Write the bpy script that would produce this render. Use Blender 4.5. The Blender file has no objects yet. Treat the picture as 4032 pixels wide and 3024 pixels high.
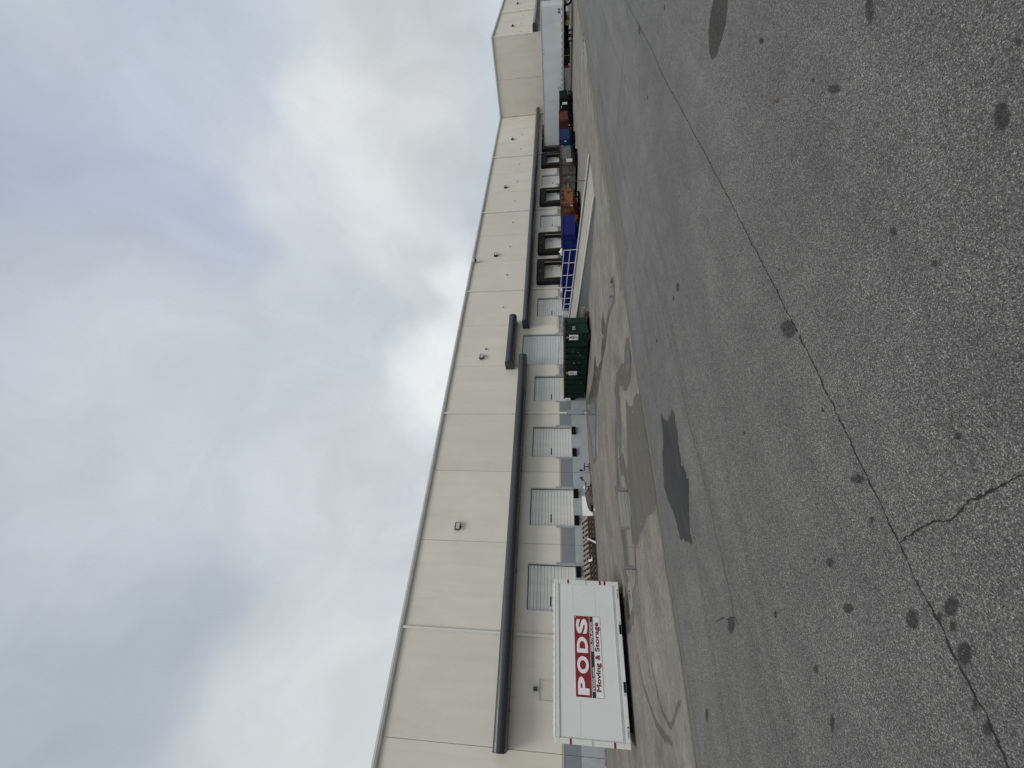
import bpy, bmesh, math, random
from mathutils import Vector, Matrix
random.seed(7)
SC = bpy.context.scene
COL = SC.collection
FY = 24.228          # front wall plane of the warehouse
BX = 69.284          # corner where the building steps forward
BY = 14.70           # front plane of the forward block
X0, PW = -2.774, 4.50365   # first panel joint, panel width
def SX(i): return X0 + PW*i

# ---------------------------------------------------------------- helpers
def link(o, parent=None):
    COL.objects.link(o)
    if parent is not None: o.parent = parent
    return o
def tag(o, label=None, cat=None, group=None, kind=None):
    if label: o['label'] = label
    if cat: o['category'] = cat
    if group: o['group'] = group
    if kind: o['kind'] = kind
    return o
def thing(name, label, cat, loc=(0,0,0), rz=0.0, group=None):
    o = bpy.data.objects.new(name, None); o.empty_display_size = .2
    o.location = loc; o.rotation_euler = (0,0,rz)
    link(o); return tag(o, label, cat, group)

class MB:
    def __init__(s): s.v=[]; s.f=[]; s.m=[]; s.mi=0
    def quad(s, *p):
        b=len(s.v); s.v += [tuple(q) for q in p]; s.f.append(tuple(range(b,b+len(p)))); s.m.append(s.mi); return s
    def box(s, x0,x1,y0,y1,z0,z1):
        b=len(s.v)
        s.v += [(x0,y0,z0),(x1,y0,z0),(x1,y1,z0),(x0,y1,z0),(x0,y0,z1),(x1,y0,z1),(x1,y1,z1),(x0,y1,z1)]
        for q in ((0,3,2,1),(4,5,6,7),(0,1,5,4),(1,2,6,5),(2,3,7,6),(3,0,4,7)):
            s.f.append(tuple(b+i for i in q)); s.m.append(s.mi)
        return s
    def prism(s, poly, a0, a1, ax='x'):
        """poly: 2-D outline in the two other axes, extruded a0..a1 along ax"""
        n=len(poly); b=len(s.v)
        for a in (a0,a1):
            for p,q in poly:
                s.v.append({'x':(a,p,q),'y':(p,a,q),'z':(p,q,a)}[ax])
        s.f.append(tuple(b+i for i in range(n))); s.f.append(tuple(b+n+i for i in reversed(range(n)))); s.m += [s.mi]*2
        for i in range(n):
            j=(i+1)%n; s.f.append((b+i,b+n+i,b+n+j,b+j)); s.m.append(s.mi)
        return s
    def tube(s, p0, p1, r, n=10, r1=None, cap=True):
        p0=Vector(p0); p1=Vector(p1); d=(p1-p0).normalized(); r1=r if r1 is None else r1
        a=d.orthogonal().normalized(); c=d.cross(a); b=len(s.v)
        for p,rr in ((p0,r),(p1,r1)):
            for i in range(n):
                t=2*math.pi*i/n; s.v.append(tuple(p+a*math.cos(t)*rr+c*math.sin(t)*rr))
        for i in range(n):
            j=(i+1)%n; s.f.append((b+i,b+j,b+n+j,b+n+i)); s.m.append(s.mi)
        if cap:
            s.f.append(tuple(b+i for i in reversed(range(n)))); s.f.append(tuple(b+n+i for i in range(n))); s.m += [s.mi]*2
        return s
    def bar(s, p0, p1, w, h):
        """rectangular bar between two points"""
        p0=Vector(p0); p1=Vector(p1); d=(p1-p0).normalized()
        up=Vector((0,0,1)) if abs(d.z)<.95 else Vector((1,0,0))
        a=d.cross(up).normalized(); c=a.cross(d); b=len(s.v)
        for p in (p0,p1):
            for i,j in ((-1,-1),(1,-1),(1,1),(-1,1)): s.v.append(tuple(p+a*i*w/2+c*j*h/2))
        for q in ((0,1,2,3),(7,6,5,4),(0,4,5,1),(1,5,6,2),(2,6,7,3),(3,7,4,0)):
            s.f.append(tuple(b+i for i in q)); s.m.append(s.mi)
        return s
    def lathe(s, prof, c, n=16, axis='x'):
        b=len(s.v); k=len(prof)
        for i in range(n):
            t=2*math.pi*i/n
            for a,r in prof:
                u,v=r*math.cos(t), r*math.sin(t)
                s.v.append({'x':(c[0]+a,c[1]+u,c[2]+v),'y':(c[0]+u,c[1]+a,c[2]+v),'z':(c[0]+u,c[1]+v,c[2]+a)}[axis])
        for i in range(n):
            j=(i+1)%n
            for q in range(k-1):
                s.f.append((b+i*k+q,b+j*k+q,b+j*k+q+1,b+i*k+q+1)); s.m.append(s.mi)
        return s
    def build(s, name, mat, parent=None, off=None, smooth=False, bevel=0.0):
        me=bpy.data.meshes.new(name)
        ox,oy,oz = off if off else (0,0,0)
        me.from_pydata([(x-ox,y-oy,z-oz) for x,y,z in s.v],[],s.f)
        mats = mat if isinstance(mat,(list,tuple)) else [mat]
        for m in mats: me.materials.append(m)
        if len(mats)>1: me.polygons.foreach_set('material_index', s.m)
        bm=bmesh.new(); bm.from_mesh(me); bmesh.ops.recalc_face_normals(bm, faces=bm.faces); bm.to_mesh(me); bm.free()
        if smooth:
            me.polygons.foreach_set('use_smooth',[True]*len(me.polygons))
        o=bpy.data.objects.new(name,me); link(o,parent)
        if bevel:
            md=o.modifiers.new('bevel','BEVEL'); md.width=bevel; md.segments=2; md.limit_method='ANGLE'; md.angle_limit=math.radians(40)
            md.harden_normals=False
        if smooth:
            try: me.set_sharp_from_angle(angle=math.radians(40))
            except Exception: pass
        return o

def copy_tree(o, parent=None):
    c=o.copy(); link(c)
    c.parent=parent
    for ch in o.children: copy_tree(ch, c)
    return c

# ---------------------------------------------------------------- materials
def newmat(name):
    m=bpy.data.materials.new(name); m.use_nodes=True
    nt=m.node_tree; b=nt.nodes['Principled BSDF']; return m,nt,b
def N(nt,t,**k):
    n=nt.nodes.new(t)
    for a,v in k.items():
        if a.startswith('i_'): n.inputs[a[2:].replace('_',' ')].default_value=v
        else: setattr(n,a,v)
    return n
def noise(nt, vec, scale, detail=4, rough=.55, dist=0.0):
    n=N(nt,'ShaderNodeTexNoise'); n.inputs['Scale'].default_value=scale; n.inputs['Detail'].default_value=detail
    n.inputs['Roughness'].default_value=rough; n.inputs['Distortion'].default_value=dist
    if vec is not None: nt.links.new(vec,n.inputs['Vector'])
    return n.outputs['Fac']
def maprange(nt, v, a,b,c,d):
    n=N(nt,'ShaderNodeMapRange'); nt.links.new(v,n.inputs[0])
    for i,x in enumerate((a,b,c,d)): n.inputs[1+i].default_value=x
    return n.outputs[0]
def math_(nt,op,a,b=None):
    n=N(nt,'ShaderNodeMath',operation=op)
    for i,x in enumerate((a,b)):
        if x is None: continue
        if isinstance(x,(int,float)): n.inputs[i].default_value=x
        else: nt.links.new(x,n.inputs[i])
    return n.outputs[0]
def mixc(nt,f,a,b,mode='MIX'):
    n=N(nt,'ShaderNodeMix',data_type='RGBA',blend_type=mode)
    for i,x in ((0,f),(6,a),(7,b)):
        if isinstance(x,(int,float)): n.inputs[i].default_value=x
        elif isinstance(x,tuple): n.inputs[i].default_value=(*x[:3],1)
        else: nt.links.new(x,n.inputs[i])
    return n.outputs[2]
def coords(nt, scale=(1,1,1)):
    t=N(nt,'ShaderNodeTexCoord'); mp=N(nt,'ShaderNodeMapping'); mp.inputs['Scale'].default_value=scale
    nt.links.new(t.outputs['Object'],mp.inputs['Vector']); return mp.outputs['Vector']
def scale_by(nt,col,fac):
    v=N(nt,'ShaderNodeVectorMath',operation='SCALE')
    if isinstance(col,tuple): v.inputs[0].default_value=col[:3]
    else: nt.links.new(col,v.inputs[0])
    nt.links.new(fac,v.inputs['Scale']); return v.outputs[0]
def bump(nt,b,h,strength,dist=.01):
    n=N(nt,'ShaderNodeBump'); n.inputs['Strength'].default_value=strength; n.inputs['Distance'].default_value=dist
    nt.links.new(h,n.inputs['Height']); nt.links.new(n.outputs['Normal'],b.inputs['Normal'])
def M(name, col, rough=.6, var=.12, vscale=3.0, stretch=(1,1,1), fine=.06, fscale=40, bmp=0.0, bscale=120, metal=0.0, spec=.5, dirt=None, dirt_scale=2.0, dirt_lo=.55, dirt_hi=.7, dirt_stretch=(1,1,1), rvar=.1):
    m,nt,b=newmat(name)
    v=coords(nt,stretch); v2=coords(nt)
    f=maprange(nt,noise(nt,v,vscale,5,.6),.3,.7,1-var,1+var)
    g=maprange(nt,noise(nt,v2,fscale,2,.5),.3,.7,1-fine,1+fine)
    c=scale_by(nt,col,math_(nt,'MULTIPLY',f,g))
    if dirt:
        d=maprange(nt,noise(nt,coords(nt,dirt_stretch),dirt_scale,6,.65,.4),dirt_lo,dirt_hi,0,1)
        c=mixc(nt,d,c,dirt)
    nt.links.new(c,b.inputs['Base Color'])
    nt.links.new(maprange(nt,noise(nt,v2,vscale*2.3,3),.3,.7,max(.02,rough-rvar),min(1,rough+rvar)),b.inputs['Roughness'])
    b.inputs['Metallic'].default_value=metal; b.inputs['Specular IOR Level'].default_value=spec
    if bmp: bump(nt,b,noise(nt,v2,bscale,3,.6),bmp)
    return m

MAT={}
MAT['wall']=M('cream_stucco',(.68,.635,.548),.85,.05,.7,(1,1,.5),.03,22,.25,160,spec=.25,dirt=(.47,.435,.375),dirt_scale=.5,dirt_lo=.6,dirt_hi=1.0,dirt_stretch=(2.2,2.2,.35))
MAT['strip']=M('cream_trim',(.62,.57,.47),.7,.06,2)
MAT['dado']=M('grey_paint_dark',(.20,.222,.236),.6,.06,1.2,fine=.03,dirt=(.135,.15,.158),dirt_scale=1.1,dirt_lo=.6,dirt_hi=1.0,bmp=.15)
MAT['plinth']=M('grey_paint_light',(.37,.39,.40),.6,.10,1.6,(1,1,.6),fine=.04,dirt=(.26,.27,.275),dirt_scale=1.6,dirt_lo=.5,dirt_hi=.85,bmp=.2)
MAT['core']=M('dark_joint',(.40,.37,.31),.9,.1,3)
MAT['roof']=M('roof_membrane',(.5,.5,.48),.8,.1,.5)
MAT['gutter']=M('pale_gutter_metal',(.56,.57,.55),.45,.06,1.5,fine=.03)
MAT['spout']=M('cream_downspout',(.66,.64,.57),.5,.05,1,fine=.02)
MAT['awning']=M('charcoal_awning_metal',(.036,.039,.048),.30,.10,.9,(.3,1,1),fine=.02,dirt=(.06,.06,.065),dirt_scale=1.2,dirt_lo=.6,dirt_hi=1.0,rvar=.08)
MAT['awning_end']=M('charcoal_awning_cap',(.03,.032,.038),.5,.08,2)
MAT['door']=M('white_door_steel',(.69,.68,.645),.5,.05,1.2,(2.5,1,.4),fine=.015,dirt=(.5,.49,.45),dirt_scale=1.3,dirt_lo=.55,dirt_hi=1.0,dirt_stretch=(2.5,1,.5))
MAT['bigdoor']=M('pale_blue_door_steel',(.54,.575,.58),.5,.05,1.2,(2.5,1,.4),fine=.015)
MAT['groove']=M('door_groove',(.30,.30,.29),.8,.05,2)
MAT['frame']=M('door_frame_steel',(.45,.46,.46),.5,.08,2)
MAT['guard']=M('grey_jamb_guard',(.30,.33,.36),.55,.1,2)
MAT['black']=M('black_rubber',(.004,.004,.004),.8,.2,4,bmp=.2,spec=.15)
MAT['seal']=M('black_seal_fabric',(.020,.020,.022),.88,.25,2.5,bmp=.2,spec=.12,dirt=(.034,.034,.037),dirt_scale=3,dirt_lo=.6,dirt_hi=.9)
MAT['sealside']=M('black_seal_side',(.012,.012,.013),.85,.2,3)
MAT['yellowtape']=M('faded_yellow_tape',(.38,.36,.16),.7,.2,5)
MAT['glassdark']=M('dark_glass',(.008,.008,.01),.2,.1,4)
MAT['lens']=M('lamp_lens',(.55,.56,.54),.25,.05,4)
MAT['bronze']=M('bronze_lamp_body',(.035,.032,.03),.5,.1,5)
MAT['sign']=M('white_sign_plate',(.72,.72,.70),.5,.03,4)
MAT['ink']=M('black_ink',(.018,.018,.02),.6,.05,4)
MAT['podwhite']=M('white_container_panel',(.68,.68,.665),.5,.03,.9,fine=.012,dirt=(.60,.61,.605),dirt_scale=1.1,dirt_lo=.55,dirt_hi=1.0)
MAT['podframe']=M('white_container_frame',(.66,.655,.62),.45,.05,2,fine=.02,dirt=(.55,.53,.48),dirt_scale=2.5,dirt_lo=.6,dirt_hi=.95)
MAT['podgrey']=M('galvanised_rail',(.46,.475,.475),.45,.1,4,metal=.2)
MAT['podred']=M('red_logo_vinyl',(.235,.006,.010),.5,.05,3)
MAT['redline']=M('dark_red_line',(.14,.006,.010),.5,.05,3)
MAT['redtext']=M('red_letter_vinyl',(.20,.008,.018),.5,.05,3)
MAT['logowhite']=M('white_letter_vinyl',(.74,.745,.735),.45,.02,3)
MAT['reflector']=M('red_reflector',(.19,.008,.012),.35,.1,20)
MAT['greytape']=M('grey_tape',(.44,.45,.47),.4,.04,8)
MAT['skin']=M('skylit_roof_skin',(.84,.845,.83),.5,.02,2)  # brighter than the panels: skylight on the roof put into the colour
MAT['seam']=M('panel_scuff',(.50,.51,.51),.6,.1,6)
def paint(name,col,rust=(.16,.065,.03),lo=.62,hi=.72,ds=2.2,rough=.62,var=.2):
    return M(name,col,rough,var,1.7,(1,1,1),.06,25,.12,60,spec=.15,dirt=rust,dirt_scale=ds,dirt_lo=lo,dirt_hi=hi)
MAT['green']=paint('dark_green_paint',(.006,.019,.014),(.018,.022,.018),.62,.8)
MAT['greenlite']=paint('green_paint_lighter',(.010,.030,.022),(.03,.036,.03),.6,.8)  # lighter green; the nose plate's lit look is put into the colour
MAT['greenfar']=paint('blackish_green_paint',(.004,.010,.009),(.03,.035,.03),.66,.85)
MAT['blue']=paint('royal_blue_paint',(.006,.014,.12),(.03,.035,.07),.66,.85)
MAT['blue2']=paint('steel_blue_paint',(.010,.030,.095),(.06,.085,.12),.62,.8)
MAT['greyroll']=paint('grey_green_paint',(.125,.135,.122),(.075,.048,.028),.50,.66,1.5)
MAT['brown']=paint('orange_brown_paint',(.225,.086,.032),(.025,.013,.009),.50,.60,1.9)
MAT['redroll']=paint('faded_red_paint',(.13,.033,.025),(.03,.014,.012),.55,.68,2.4)
MAT['rust']=paint('rusty_steel',(.09,.05,.035),(.03,.02,.016),.5,.7,4,.8)
MAT['darksteel']=M('dark_steel',(.007,.0065,.0065),.8,.25,4,spec=.15)
MAT['whitemark']=M('white_stencil',(.5,.5,.48),.6,.1,5)
MAT['trailer']=M('white_trailer_skin',(.62,.655,.67),.4,.06,.6,(1,.8,1),fine=.015,dirt=(.52,.545,.56),dirt_scale=.7,dirt_lo=.5,dirt_hi=.9,dirt_stretch=(1,1.6,.3))
MAT['trailerdirty']=M('dirty_trailer_skin',(.42,.41,.40),.55,.12,1.0,(1,1,1),dirt=(.24,.22,.21),dirt_scale=1.2,dirt_lo=.5,dirt_hi=.75)
MAT['rail']=M('trailer_rail',(.42,.395,.36),.5,.1,2)
MAT['skirt']=M('grey_skirt',(.20,.215,.22),.55,.08,1.5)
MAT['tyre']=M('tyre_rubber',(.015,.015,.018),.8,.15,6)
MAT['rim']=M('wheel_rim',(.55,.55,.52),.4,.1,6,metal=.3)
MAT['yellow']=M('yellow_paint',(.16,.125,.035),.6,.15,4)
MAT['concrete_ramp']=M('ramp_concrete',(.30,.272,.222),.85,.10,1.2,(1,1,1),bmp=.2,dirt=(.22,.2,.165),dirt_scale=1.0,dirt_lo=.5,dirt_hi=.8)
MAT['rampwall']=M('ramp_wall_grey',(.225,.24,.245),.7,.08,1.0,bmp=.15,dirt=(.16,.17,.175),dirt_scale=1.3,dirt_lo=.55,dirt_hi=.9)
MAT['kerb']=M('lit_kerb_top',(.43,.43,.405),.6,.06,3,dirt=(.33,.33,.31),dirt_scale=3,dirt_lo=.6,dirt_hi=.85)  # kerb top paler than the wall: light falling on it put into colour
MAT['handrail']=M('pale_rail_paint',(.50,.52,.53),.45,.05,3)
MAT['wood']=M('pallet_wood',(.25,.20,.15),.85,.25,2,(1,6,1),bmp=.3)
MAT['wooddark']=M('weathered_wood',(.062,.050,.042),.9,.3,3,bmp=.3)
MAT['plastic']=M('white_film',(.66,.64,.64),.4,.1,8)
MAT['board']=M('white_board',(.68,.68,.64),.6,.05,2,dirt=(.45,.44,.40),dirt_scale=3,dirt_lo=.62,dirt_hi=.75)
MAT['cabinet']=M('dark_veneer',(.055,.043,.036),.6,.25,3,dirt=(.16,.12,.09),dirt_scale=4,dirt_lo=.6,dirt_hi=.7)
MAT['chairblack']=M('black_chair_fabric',(.012,.012,.014),.7,.15,8)
MAT['chairgrey']=M('grey_mesh_fabric',(.07,.072,.078),.8,.1,10)
MAT['leaf']=M('dry_leaves',(.13,.065,.03),.9,.6,14,fine=.4,fscale=60)
MAT['leaf2']=M('red_leaf',(.085,.036,.026),.8,.2,40)
MAT['brownrib']=paint('shaded_rusty_brown_rib',(.13,.048,.02),(.02,.011,.008),.45,.6,2.5)  # three rib paints darkened: relief shade in the colour, plus rust
MAT['greyrib']=paint('shaded_rusty_grey_rib',(.075,.07,.06),(.06,.032,.018),.45,.62,2.5)
MAT['redrib']=paint('shaded_rusty_red_rib',(.075,.022,.016),(.02,.011,.009),.45,.6,3)
MAT['rubble']=M('broken_concrete',(.42,.38,.37),.9,.3,6,bmp=.5,bscale=30)
MAT['hollowdark']=M('painted_hollow',(.10,.095,.11),.95,.4,6)

m=MAT['wall']; nt=m.node_tree; b_=nt.nodes['Principled BSDF']; src=b_.inputs['Base Color'].links[0].from_socket
oi=N(nt,'ShaderNodeObjectInfo'); pt=maprange(nt,oi.outputs['Random'],0,1,.965,1.035)
sk=maprange(nt,noise(nt,coords(nt,(3.2,3.2,.10)),1.0,5,.65),.45,.75,1.0,.95)
nt.links.new(scale_by(nt,src,math_(nt,'MULTIPLY',pt,sk)),b_.inputs['Base Color'])

# measured ground marks (metres), cloud patches (directions)
G_={}
G_['boundary']=[(28.207, 7.798), (24.611, 7.807), (20.758, 7.805), (17.602, 7.868), (13.942, 7.897), (9.777, 7.881), (8.524, 7.871), (7.365, 7.909), (6.352, 7.927), (5.165, 7.906), (4.077, 7.905), (3.113, 7.947), (2.65, 7.942), (2.306, 7.9), (1.758, 8.029), (1.199, 7.939), (0.963, 7.981), (0.602, 7.935), (-0.015, 7.971), (-0.434, 8.004), (-0.918, 8.027)]
G_['wet_main']=[(7.846, 8.439), (7.814, 8.771), (7.511, 9.236), (7.858, 9.617), (8.306, 10.644), (8.114, 10.95), (8.119, 11.383), (7.58, 11.265), (7.603, 11.303), (7.153, 11.688), (6.962, 12.288), (6.565, 12.48), (5.882, 12.775), (5.33, 13.105), (5.505, 13.539), (5.146, 13.55), (5.205, 13.796), (4.748, 13.602), (4.389, 13.359), (4.104, 13.211), (3.696, 13.184), (3.415, 13.064), (3.192, 13.02), (2.81, 13.063), (2.784, 13.458), (2.619, 13.501), (2.428, 13.383), (2.087, 13.579), (2.167, 14.27), (1.965, 14.85), (1.562, 14.881), (1.249, 14.847), (1.034, 14.195), (1.191, 13.16), (1.275, 12.501), (1.456, 12.212), (1.377, 11.499), (1.447, 11.26), (1.685, 11.185), (2.107, 11.147), (2.613, 10.988), (2.858, 10.852), (2.795, 10.395), (2.916, 10.175), (2.824, 10.337), (2.897, 10.205), (2.921, 9.836), (2.873, 9.741), (2.945, 9.423), (2.999, 9.011), (2.884, 8.542), (2.947, 8.386), (2.818, 8.285), (2.925, 8.051), (3.004, 7.909), (3.207, 7.892), (3.822, 7.912), (4.236, 7.912), (4.739, 7.861), (5.08, 7.937), (5.402, 7.806), (5.783, 8.275), (5.883, 8.665), (5.79, 8.824), (6.247, 9.52), (6.577, 9.685), (6.004, 9.961), (5.459, 10.316), (5.087, 10.431), (4.844, 10.692), (5.115, 10.973), (5.435, 11.026), (5.807, 11.399), (6.67, 10.79), (7.315, 10.563), (7.292, 10.837), (7.573, 10.469), (7.342, 10.054), (6.981, 9.791), (6.587, 9.197), (6.511, 8.795), (6.577, 8.476), (6.949, 8.167), (7.307, 8.133)]
G_['puddle_a']=[(6.028, 12.098), (6.332, 11.654), (5.983, 11.618), (5.488, 11.913), (5.109, 11.752), (5.009, 11.384), (4.706, 11.211), (4.448, 11.122), (4.165, 10.875), (3.95, 10.78), (3.32, 11.126), (2.954, 11.171), (2.872, 10.906), (2.638, 11.099), (2.137, 11.315), (2.011, 11.617), (1.909, 12.118), (1.648, 12.192), (1.531, 12.726), (1.406, 13.296), (1.569, 13.575), (1.819, 13.538), (2.054, 13.085), (2.341, 12.438), (2.743, 12.94), (3.155, 12.865), (3.583, 12.881), (3.804, 12.972), (4.382, 12.975), (4.955, 12.877), (5.551, 12.776)]
G_['puddle_b']=[(3.792, 5.869), (3.635, 5.822), (3.488, 5.872), (3.305, 5.855), (3.141, 5.953), (2.991, 5.948), (2.787, 6.018), (2.749, 5.901), (2.644, 5.87), (2.538, 5.898), (2.495, 5.797), (2.357, 5.879), (2.224, 6.01), (2.061, 6.139), (1.885, 6.224), (1.726, 6.22), (1.69, 6.223), (1.7, 6.344), (1.783, 6.412), (1.795, 6.541), (1.874, 6.622), (1.848, 6.741), (1.894, 6.781), (1.871, 6.762), (2.046, 6.823), (2.303, 6.881), (2.56, 7.03), (2.701, 7.144), (2.955, 7.22), (3.263, 7.056), (3.492, 6.914), (3.731, 6.681), (3.956, 6.628), (4.108, 6.548), (3.862, 6.373), (3.754, 6.226), (3.812, 6.105), (3.691, 6.091), (3.773, 5.954)]
G_['wet_b']=[(13.621, 17.76), (14.717, 21.43), (15.826, 23.735), (15.772, 23.662), (14.109, 23.412), (12.032, 22.652), (11.106, 21.6), (9.847, 21.062), (9.457, 19.881), (9.396, 18.883), (9.851, 19.155), (11.303, 17.13), (11.688, 17.113), (12.056, 18.436), (11.459, 16.21), (11.337, 14.581), (11.198, 13.433), (11.0, 12.047), (11.149, 11.314), (11.056, 10.83), (10.737, 10.067), (10.404, 9.421), (10.714, 9.009), (11.213, 9.024), (11.617, 9.305), (11.851, 9.955), (11.418, 10.514), (11.521, 11.183), (11.522, 11.795), (12.063, 11.967), (12.723, 12.072), (12.909, 12.745), (12.464, 13.042), (11.814, 12.646), (12.139, 13.592), (11.555, 13.859), (12.329, 15.415), (12.845, 15.908), (13.684, 16.03), (13.925, 16.691)]
G_['puddle_c']=[(15.166, 22.981), (13.458, 22.331), (11.595, 21.136), (10.8, 21.004), (10.121, 20.805), (9.643, 19.708), (10.529, 18.887), (11.298, 17.819), (12.105, 18.164)]
G_['puddle_d']=[(11.695, 9.74), (11.597, 10.176), (11.428, 10.431), (11.115, 10.418), (10.835, 9.982), (10.535, 9.457), (10.719, 9.21), (11.163, 9.221), (11.544, 9.368)]
G_['puddle_e']=[(7.439, 8.582), (7.349, 8.955), (7.013, 9.036), (6.818, 8.909), (6.797, 8.557), (6.916, 8.316), (7.221, 8.295)]
G_['puddle_f']=[(35.27, 7.754), (35.21, 8.791), (33.04, 9.107), (31.098, 8.996), (30.194, 8.336), (30.11, 7.834), (32.056, 7.714)]
G_['drain_line']=[(39.793, 11.632), (38.647, 11.752), (37.077, 11.846)]
G_['damp_ellipse']=[(6.713, 1.178), (6.704, 1.303), (6.706, 1.425), (6.62, 1.569), (6.383, 1.729), (6.197, 1.748), (6.063, 1.685), (6.029, 1.53), (6.019, 1.389), (6.144, 1.209), (6.227, 1.105)]
G_['crack1']=[(16.448, 2.734), (14.525, 2.693), (12.039, 2.651), (10.869, 2.624), (9.871, 2.602), (9.22, 2.64), (8.422, 2.632), (7.521, 2.611), (6.768, 2.582), (6.253, 2.578), (5.599, 2.554), (5.135, 2.552), (4.73, 2.542), (4.314, 2.532), (3.378, 2.517), (3.175, 2.512), (2.942, 2.508), (2.693, 2.517), (2.412, 2.509), (2.212, 2.509), (1.948, 2.503), (1.728, 2.523), (1.526, 2.523), (1.287, 2.529), (1.132, 2.534), (0.931, 2.536), (0.737, 2.532), (0.676, 2.54), (0.557, 2.544), (0.46, 2.549), (0.351, 2.533), (0.265, 2.537), (0.195, 2.542), (0.121, 2.541), (0.039, 2.54), (-0.01, 2.527), (-0.081, 2.539), (-0.192, 2.546), (-0.28, 2.534)]
G_['crack2']=[(0.736, 2.527), (0.75, 2.41), (0.754, 2.326), (0.755, 2.249), (0.743, 2.186), (0.747, 2.115), (0.768, 2.066), (0.79, 2.006), (0.782, 1.936), (0.788, 1.853), (0.795, 1.819), (0.796, 1.774), (0.789, 1.74), (0.788, 1.693)]
G_['crack3']=[(14.354, 2.593), (14.293, 3.268), (14.177, 4.351), (14.099, 5.214), (14.34, 6.281), (14.133, 7.731)]
G_['crack4']=[(7.234, 5.265), (6.526, 5.271), (5.808, 5.252), (4.886, 5.27), (4.237, 5.231), (3.525, 5.247), (3.162, 5.27), (2.654, 5.244), (2.163, 5.227), (1.789, 5.199), (1.555, 5.251), (1.277, 5.204), (1.091, 5.238), (0.836, 5.228), (0.661, 5.265)]
G_['crack5']=[(0.675, 5.937), (0.691, 5.775), (0.692, 5.631), (0.658, 5.522), (0.671, 5.357), (0.652, 5.248), (0.576, 5.212)]
G_['skid1']=[(0.521, 10.694), (0.196, 10.504), (-0.152, 10.288), (-0.411, 10.043), (-0.547, 9.609), (-0.574, 9.411), (-0.462, 9.114), (-0.259, 8.672), (-0.177, 8.345)]
G_['skid2']=[(0.628, 12.237), (0.001, 12.042), (-0.29, 11.448), (-0.615, 10.904), (-0.764, 10.184), (-0.809, 9.448)]
G_['skid3']=[(1.945, 9.355), (1.634, 9.342), (1.4, 9.279), (1.152, 9.238)]
G_['skid4']=[(-0.334, 11.884), (-0.781, 11.656), (-1.122, 11.397), (-1.344, 11.246)]
G_['skid5']=[(3.876, 3.656), (3.599, 3.578), (3.34, 3.546)]
G_['skid6']=[(25.298, 4.437), (21.545, 4.346), (18.904, 4.511), (16.667, 4.674), (15.102, 4.529)]
G_['stains']=[(0.375, 2.7, -0.005, -0.046, -0.045, 0.034), (0.399, 2.411, -0.005, -0.039, -0.042, 0.032), (0.211, 2.473, -0.002, -0.042, -0.045, 0.034), (0.775, 3.222, -0.01, -0.045, -0.025, 0.019), (0.491, 3.216, -0.007, -0.055, -0.028, 0.022), (0.321, 2.46, -0.002, -0.02, -0.022, 0.016), (0.366, 2.511, -0.002, -0.021, -0.019, 0.014), (0.573, 4.279, -0.003, -0.03, -0.025, 0.019), (0.174, 3.876, -0.0, -0.031, -0.028, 0.022), (0.126, 3.459, -0.0, -0.021, -0.021, 0.016), (-0.137, 3.887, 0.002, -0.03, -0.054, 0.041), (-0.066, 2.552, 0.002, -0.026, -0.028, 0.021), (0.016, 2.558, 0.001, -0.02, -0.026, 0.02), (0.898, 2.65, -0.005, -0.017, -0.019, 0.015), (0.989, 4.025, -0.014, -0.061, -0.023, 0.017), (0.828, 3.388, -0.003, -0.016, -0.013, 0.01), (2.057, 0.885, -0.033, -0.012, -0.047, 0.035), (2.161, 1.498, -0.024, -0.015, -0.021, 0.016), (3.384, 0.785, -0.039, -0.007, -0.073, 0.056), (4.877, 1.271, -0.042, -0.01, -0.022, 0.017), (2.229, 0.674, -0.015, -0.003, -0.015, 0.011), (3.375, 1.188, -0.07, -0.021, -0.025, 0.019), (3.686, 1.231, -0.025, -0.007, -0.012, 0.01), (1.807, 1.453, -0.015, -0.011, -0.014, 0.01), (1.678, 1.467, -0.007, -0.006, -0.007, 0.005), (3.039, 2.434, -0.029, -0.022, -0.03, 0.023), (2.949, 2.365, -0.016, -0.012, -0.01, 0.008), (2.453, 2.586, -0.075, -0.077, -0.061, 0.046), (1.677, 2.628, -0.009, -0.014, -0.012, 0.009), (1.148, 2.618, -0.026, -0.061, -0.024, 0.018), (1.051, 1.879, -0.009, -0.016, -0.015, 0.011), (1.5, 3.965, -0.009, -0.023, -0.026, 0.02), (2.519, 3.106, -0.011, -0.013, -0.011, 0.009), (2.151, 3.803, -0.013, -0.024, -0.013, 0.01), (5.138, 4.388, -0.068, -0.057, -0.063, 0.05), (5.188, 4.661, -0.04, -0.035, -0.036, 0.028), (4.945, 4.814, -0.019, -0.018, -0.014, 0.011), (5.411, 5.932, -0.049, -0.053, -0.031, 0.025), (5.573, 6.344, -0.032, -0.036, -0.018, 0.014), (4.939, 5.302, -0.024, -0.026, -0.01, 0.008), (5.75, 4.435, -0.023, -0.017, -0.01, 0.008), (0.595, 5.416, -0.01, -0.115, -0.076, 0.059), (-0.273, 7.037, 0.004, -0.072, -0.074, 0.058), (11.998, 2.685, -0.137, -0.029, -0.103, 0.085), (4.91, 1.414, -0.018, -0.004, -0.018, 0.014), (5.149, 2.086, -0.018, -0.007, -0.022, 0.017), (9.986, 3.049, -0.077, -0.022, -0.026, 0.021), (9.866, 3.321, -0.078, -0.025, -0.031, 0.025), (4.872, 1.268, -0.05, -0.011, -0.019, 0.015), (9.555, 1.878, -0.053, -0.009, -0.045, 0.036)]
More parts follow.
